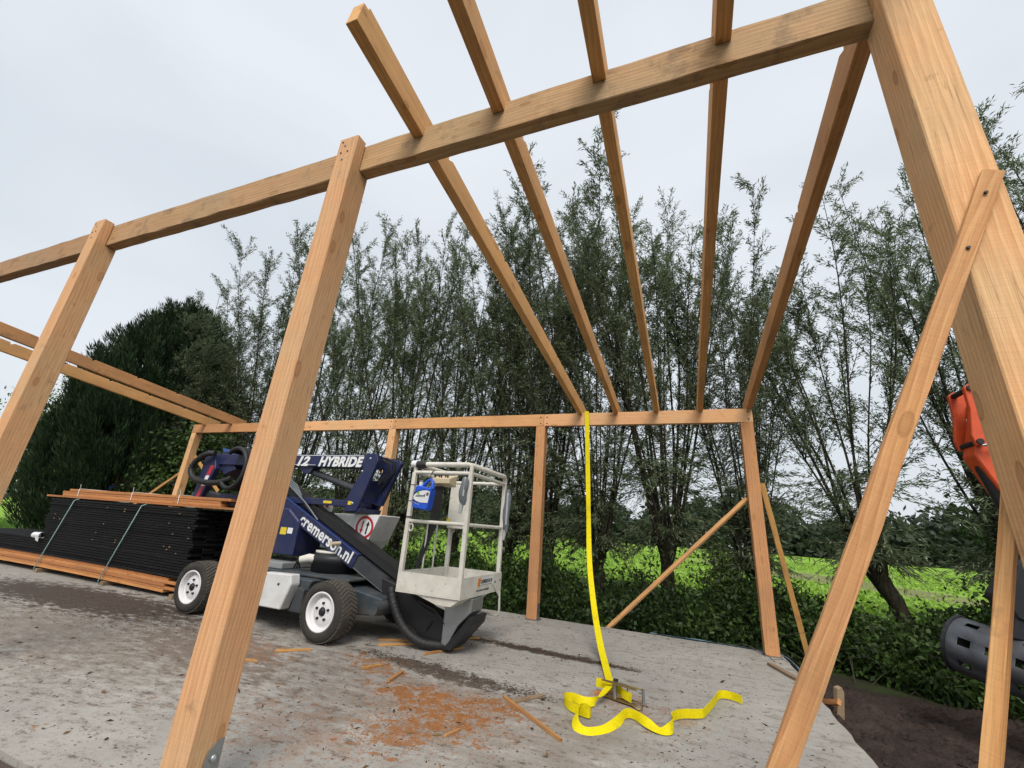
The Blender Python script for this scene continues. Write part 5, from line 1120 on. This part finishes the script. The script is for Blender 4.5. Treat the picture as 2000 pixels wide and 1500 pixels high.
for i in (0, NL):
    mb = MB(); dd = bax * (0.014 if i else -0.014); pts = [bkt(i, j, rB + 0.012) for j in range(NA + 1)]; n = len(pts)
    mb.add([p - dd for p in pts] + [p + dd for p in pts], [tuple(range(n)), tuple(range(2 * n - 1, n - 1, -1))] + [(k, k + n, (k + 1) % n + n, (k + 1) % n) for k in range(n)]); mb.build('bucket_cheek', STEELB, EX)
mb = MB(); mb.tube([bkt(0, 0, rB), bkt(NL, 0, rB)], 0.02, 8); mb.build('cutting_edge', STEELD, EX)
mb = MB(); mb.prism([(2.66, 1.0), (2.95, 0.9), (2.85, 0.78), (2.6, 0.82)], YE - 0.12, YE + 0.12, 'y', 0.01); mb.build('bucket_ear', STEELB, EX)
# rest of the machine, beyond the right rim of the picture
mb = MB(); mb.prism([(2.98, 3.02), (3.05, 3.16), (4.2, 3.5), (5.0, 3.2), (5.9, 1.3), (5.65, 1.15), (4.75, 2.8), (4.15, 3.1), (3.1, 2.85)], YE - 0.09, YE + 0.11, 'y', 0.012); mb.build('boom', ORANGE, EX)
mb = MB(); mb.prism([(5.6, 0.75), (5.6, 1.35), (6.6, 1.55), (7.9, 1.5), (7.9, 0.75)], 5.0, 6.7, 'y', 0.04); mb.build('house', ORANGE, EX)
mb = MB(); mb.prism([(5.75, 1.4), (5.9, 2.55), (6.9, 2.6), (7.0, 1.5)], 6.0, 6.95, 'y', 0.05); mb.build('cab', STEELB, EX)
for yy in (4.85, 6.45):
    mb = MB(); mb.prism([(5.2, 0.25), (5.45, 0.6), (8.0, 0.6), (8.25, 0.25), (8.0, -0.1), (5.45, -0.1)], yy, yy + 0.42, 'y', 0.03); mb.build('track', RUBBER, EX)

# ================================================================== LOOSE BITS ON THE SLAB
lm = {}
def lath(p, q, w, h, label, mat=W_LATH):
    p, q = Vector((*p, 0.002 + h / 2)), Vector((*q, 0.002 + h / 2)); ln = (q - p).length
    mb = MB(); n = 6; vs = []; rr = random.Random(int(ln * 1e4))
    for i in range(n + 1):
        f = 1.0 if 0 < i < n else 0.7
        for u, v in ((-w / 2, -h / 2), (w / 2, -h / 2), (w / 2, h / 2), (-w / 2, h / 2)): vs.append((ln * i / n + rr.uniform(-.01, .01) * (i in (0, n)), u * f + rr.uniform(-.0015, .0015), v))
    mb.add(vs, [(i * 4 + k, i * 4 + (k + 1) % 4, (i + 1) * 4 + (k + 1) % 4, (i + 1) * 4 + k) for i in range(n) for k in range(4)] + [(3, 2, 1, 0), tuple(n * 4 + k for k in range(4))])
    o = mb.build('wood_lath', mat); o.matrix_world = frame_mat(p, q - p, Vector((0, 0, 1)).cross(q - p)); return tag(o, label, 'lath', 'loose wood strips on the slab')
lath((-1.56, 4.14), (-0.9, 3.6), 0.028, 0.02, 'longest loose lath, in front of the sawdust and left of the yellow strap')
lath((-1.47, 4.06), (-1.27, 4.40), 0.05, 0.014, 'short brown splinter of wood crossing the far end of the longest lath', W_OLD)
lath((-3.58, 5.0), (-2.98, 5.42), 0.028, 0.02, 'rearmost of the laths under the lift basket')
lath((-3.44, 4.82), (-2.92, 5.32), 0.035, 0.022, 'thick lath lying under the hose loop of the lift basket')
lath((-2.81, 4.83), (-2.58, 5.36), 0.035, 0.02, 'slanting lath in front of the basket bracket')
lath((-2.94, 5.62), (-2.62, 5.90), 0.03, 0.02, 'lath poking out behind the basket bracket beside the dark mud streak')
lath((-3.04, 4.04), (-2.94, 4.24), 0.03, 0.02, 'short lath lying alone between the front wheel and the sawdust')
lath((-2.61, 3.90), (-2.66, 4.20), 0.03, 0.02, 'short lath pointing away at the left edge of the orange sawdust')
lath((-4.13, 3.98), (-3.87, 4.23), 0.03, 0.02, 'short lath just in front of the front wheel')
lath((-4.15, 3.60), (-3.97, 3.64), 0.03, 0.015, 'short strip of wood just right of the big front post')
lath((-1.64, 3.24), (-1.60, 3.38), 0.015, 0.012, 'tiny splinter in front of the orange sawdust')
lath((0.92, 7.12), (1.12, 6.5), 0.07, 0.03, 'weathered board lying at the right rim of the slab beyond the front brace', W_OLD)
lath((-0.86, 4.72), (-0.72, 4.86), 0.05, 0.02, 'stub of brown wood beside the ratchet buckle', W_PLANK)
mb = MB(); mb.prism([(0, 0), (0.07, 0), (0.07, 0.26), (0.045, 0.3), (0.0, 0.28)], 0, 0.06, 'y', 0.004); o = mb.build('wooden_stake', W_OLD); o.location = (1.32, 5.95, -0.16); o.rotation_euler = (R(4), R(6), R(20)); tag(o, 'stubby grey stake driven in beside the right rim of the slab', 'stake')
o = timber('wooden_peg', (1.245, 6.25, -0.1), (1.30, 5.7, 0.06), 0.05, 0.03, FRAME, W_PLANK); o.parent = None; tag(o, 'orange slip of wood leaning by the grey stake', 'peg')
# blue sheeting that shows along the far rim of the slab
V_, F_ = [], []
pth = [(-0.6, 8.02), (-0.45, 8.03), (-0.2, 8.045), (0.1, 8.05), (0.5, 8.03), (0.9, 8.02), (1.15, 7.98), (1.24, 7.6), (1.25, 7.2), (1.23, 6.85)]
mb = MB(); PP = smooth_path([(x, y, 0) for x, y in pth], 6); rr = random.Random(5); rows = []
for i, p in enumerate(PP):
    t = (PP[min(i + 1, len(PP) - 1)] - PP[max(i - 1, 0)]).normalized(); nrm = Vector((t.y, -t.x, 0)) * -1
    wv = 0.5 + 0.5 * math.sin(i * 0.8); wf = max(0.15, 0.5 + 0.5 * math.sin(i * 0.37 + 1)) * rr.uniform(0.5, 1.0); rows += [p - nrm * 0.012 * wf + Vector((0, 0, 0.003)), p + nrm * 0.008 + Vector((0, 0, 0.004 + 0.014 * wv * wf)), p + nrm * (0.018 + 0.025 * wv * wf) + Vector((0, 0, -0.02 + rr.uniform(-.01, .01))), p + nrm * 0.05 + Vector((0, 0, -0.12))]
mb.add(rows, [(i * 4 + k, i * 4 + k + 1, (i + 1) * 4 + k + 1, (i + 1) * 4 + k) for i in range(len(PP) - 1) for k in range(3)], True)
tag(mb.build('plastic_sheet', FOIL), 'pale blue plastic sheet peeping out along the far rim of the slab', 'plastic sheet')
# crumbs: mud, sawdust and dead leaves, too many to count
def crumbs(name, pts, size, mat, label, seed, cat, flat=0.35):
    g = np.random.default_rng(seed); n = len(pts); P = np.column_stack([pts, np.full(n, 0.0)]); s = size[0] + (size[1] - size[0]) * g.random(n) ** 3
    base = np.array([[1, 0, 0], [-0.5, 0.87, 0], [-0.5, -0.87, 0], [0, 0, 1.0]]); F0 = np.array([[0, 1, 3], [1, 2, 3], [2, 0, 3]])
    a = g.random(n) * 6.28; c, s_ = np.cos(a), np.sin(a); st = g.uniform(0.6, 2.0, n)
    bx = base[None, :, 0] * st[:, None]; by = base[None, :, 1] / st[:, None] ** 0.5
    V = np.stack([P[:, :1] + (bx * c[:, None] - by * s_[:, None]) * s[:, None], P[:, 1:2] + (bx * s_[:, None] + by * c[:, None]) * s[:, None], 0.0015 + base[None, :, 2] * s[:, None] * flat], -1)
    F = (F0[None] + 4 * np.arange(n)[:, None, None]).reshape(-1, 3)
    o = link(name, npmesh(name, V.reshape(-1, 3), F, mat, np.repeat(g.random(n), 3))); return tag(o, label, cat, kind='stuff')
g = np.random.default_rng(71)
def streak(a, b, wid, n): t = g.random(n); return np.column_stack([a[0] + (b[0] - a[0]) * t + g.normal(0, 0.03, n), a[1] + (b[1] - a[1]) * t + g.normal(0, 1, n) * wid * (1.2 - 0.5 * t)])
mud = np.vstack([streak((-2.95, 5.92), (-0.55, 5.74), 0.055, 3600), streak((-3.4, 4.6), (-1.2, 4.36), 0.09, 2200), np.column_stack([g.uniform(-9, -5.2, 2600), g.normal(4.1, 0.35, 2600)]), np.column_stack([g.uniform(-9, 1.1, 7000), g.uniform(1.85, 7.9, 7000)])])
mud = mud[(mud[:, 0] < 1.1) & (mud[:, 1] > 1.85) & (mud[:, 1] < 7.9)]
crumbs('mud_crumbs', mud, (0.003, 0.013), CLODM, 'dark crumbs of mud strewn over the slab', 72, 'mud')
saw = np.vstack([g.normal((-2.05, 3.75), (0.42, 0.17), (2200, 2)), g.normal((-1.8, 3.5), (0.3, 0.22), (1800, 2)), g.normal((-2.0, 3.15), (0.2, 0.18), (900, 2)), g.normal((-1.6, 3.95), (0.2, 0.1), (900, 2)), g.normal((-3.0, 4.2), (0.35, 0.15), (500, 2)), g.normal((-2.2, 3.4), (0.9, 0.6), (1200, 2)), g.normal((-0.5, 4.4), (0.5, 0.4), (350, 2))])
saw = saw[(saw[:, 0] < 1.1) & (saw[:, 1] > 1.85)]
crumbs('sawdust', saw, (0.003, 0.010), SAWM, 'orange sawdust and chips scattered in the middle of the slab', 73, 'sawdust', 0.25)
n = 230; P = np.column_stack([g.uniform(-8, 1.1, n), g.uniform(1.9, 7.9, n), np.full(n, 0.006)]); D = g.normal(0, 1, (n, 3)); D[:, 2] = np.abs(D[:, 2]) * 0.15
V, F = leaf_quads(P, D, g.uniform(0.03, 0.08, n), g.uniform(0.012, 0.025, n), g); V[:, 2] = np.maximum(V[:, 2], 0.003)
tag(link('fallen_leaves', npmesh('fallen_leaves', V, F, DEADL, g.random(n))), 'small dead willow leaves blown over the slab', 'leaves', kind='stuff')
# soil clods beside the slab
n = 5000; px = g.uniform(1.25, 4.6, n); py = g.uniform(3.4, 7.4, n); s = 0.008 + 0.045 * g.random(n) ** 4
base = np.array([[1, 0, 0], [-0.5, 0.87, 0], [-0.5, -0.87, 0], [0.1, 0, 0.9]]); F0 = np.array([[0, 1, 3], [1, 2, 3], [2, 0, 3]]); a = g.random(n) * 6.28
zz = soil_h(px, py) - 0.003
V = np.stack([px[:, None] + (base[None, :, 0] * np.cos(a)[:, None] - base[None, :, 1] * np.sin(a)[:, None]) * s[:, None], py[:, None] + (base[None, :, 0] * np.sin(a)[:, None] + base[None, :, 1] * np.cos(a)[:, None]) * s[:, None], zz[:, None] + base[None, :, 2] * s[:, None]], -1)
tag(link('soil_clods', npmesh('soil_clods', V.reshape(-1, 3), (F0[None] + 4 * np.arange(n)[:, None, None]).reshape(-1, 3), SOIL)), 'loose dark clods of soil beside the right rim of the slab', 'soil', kind='stuff')
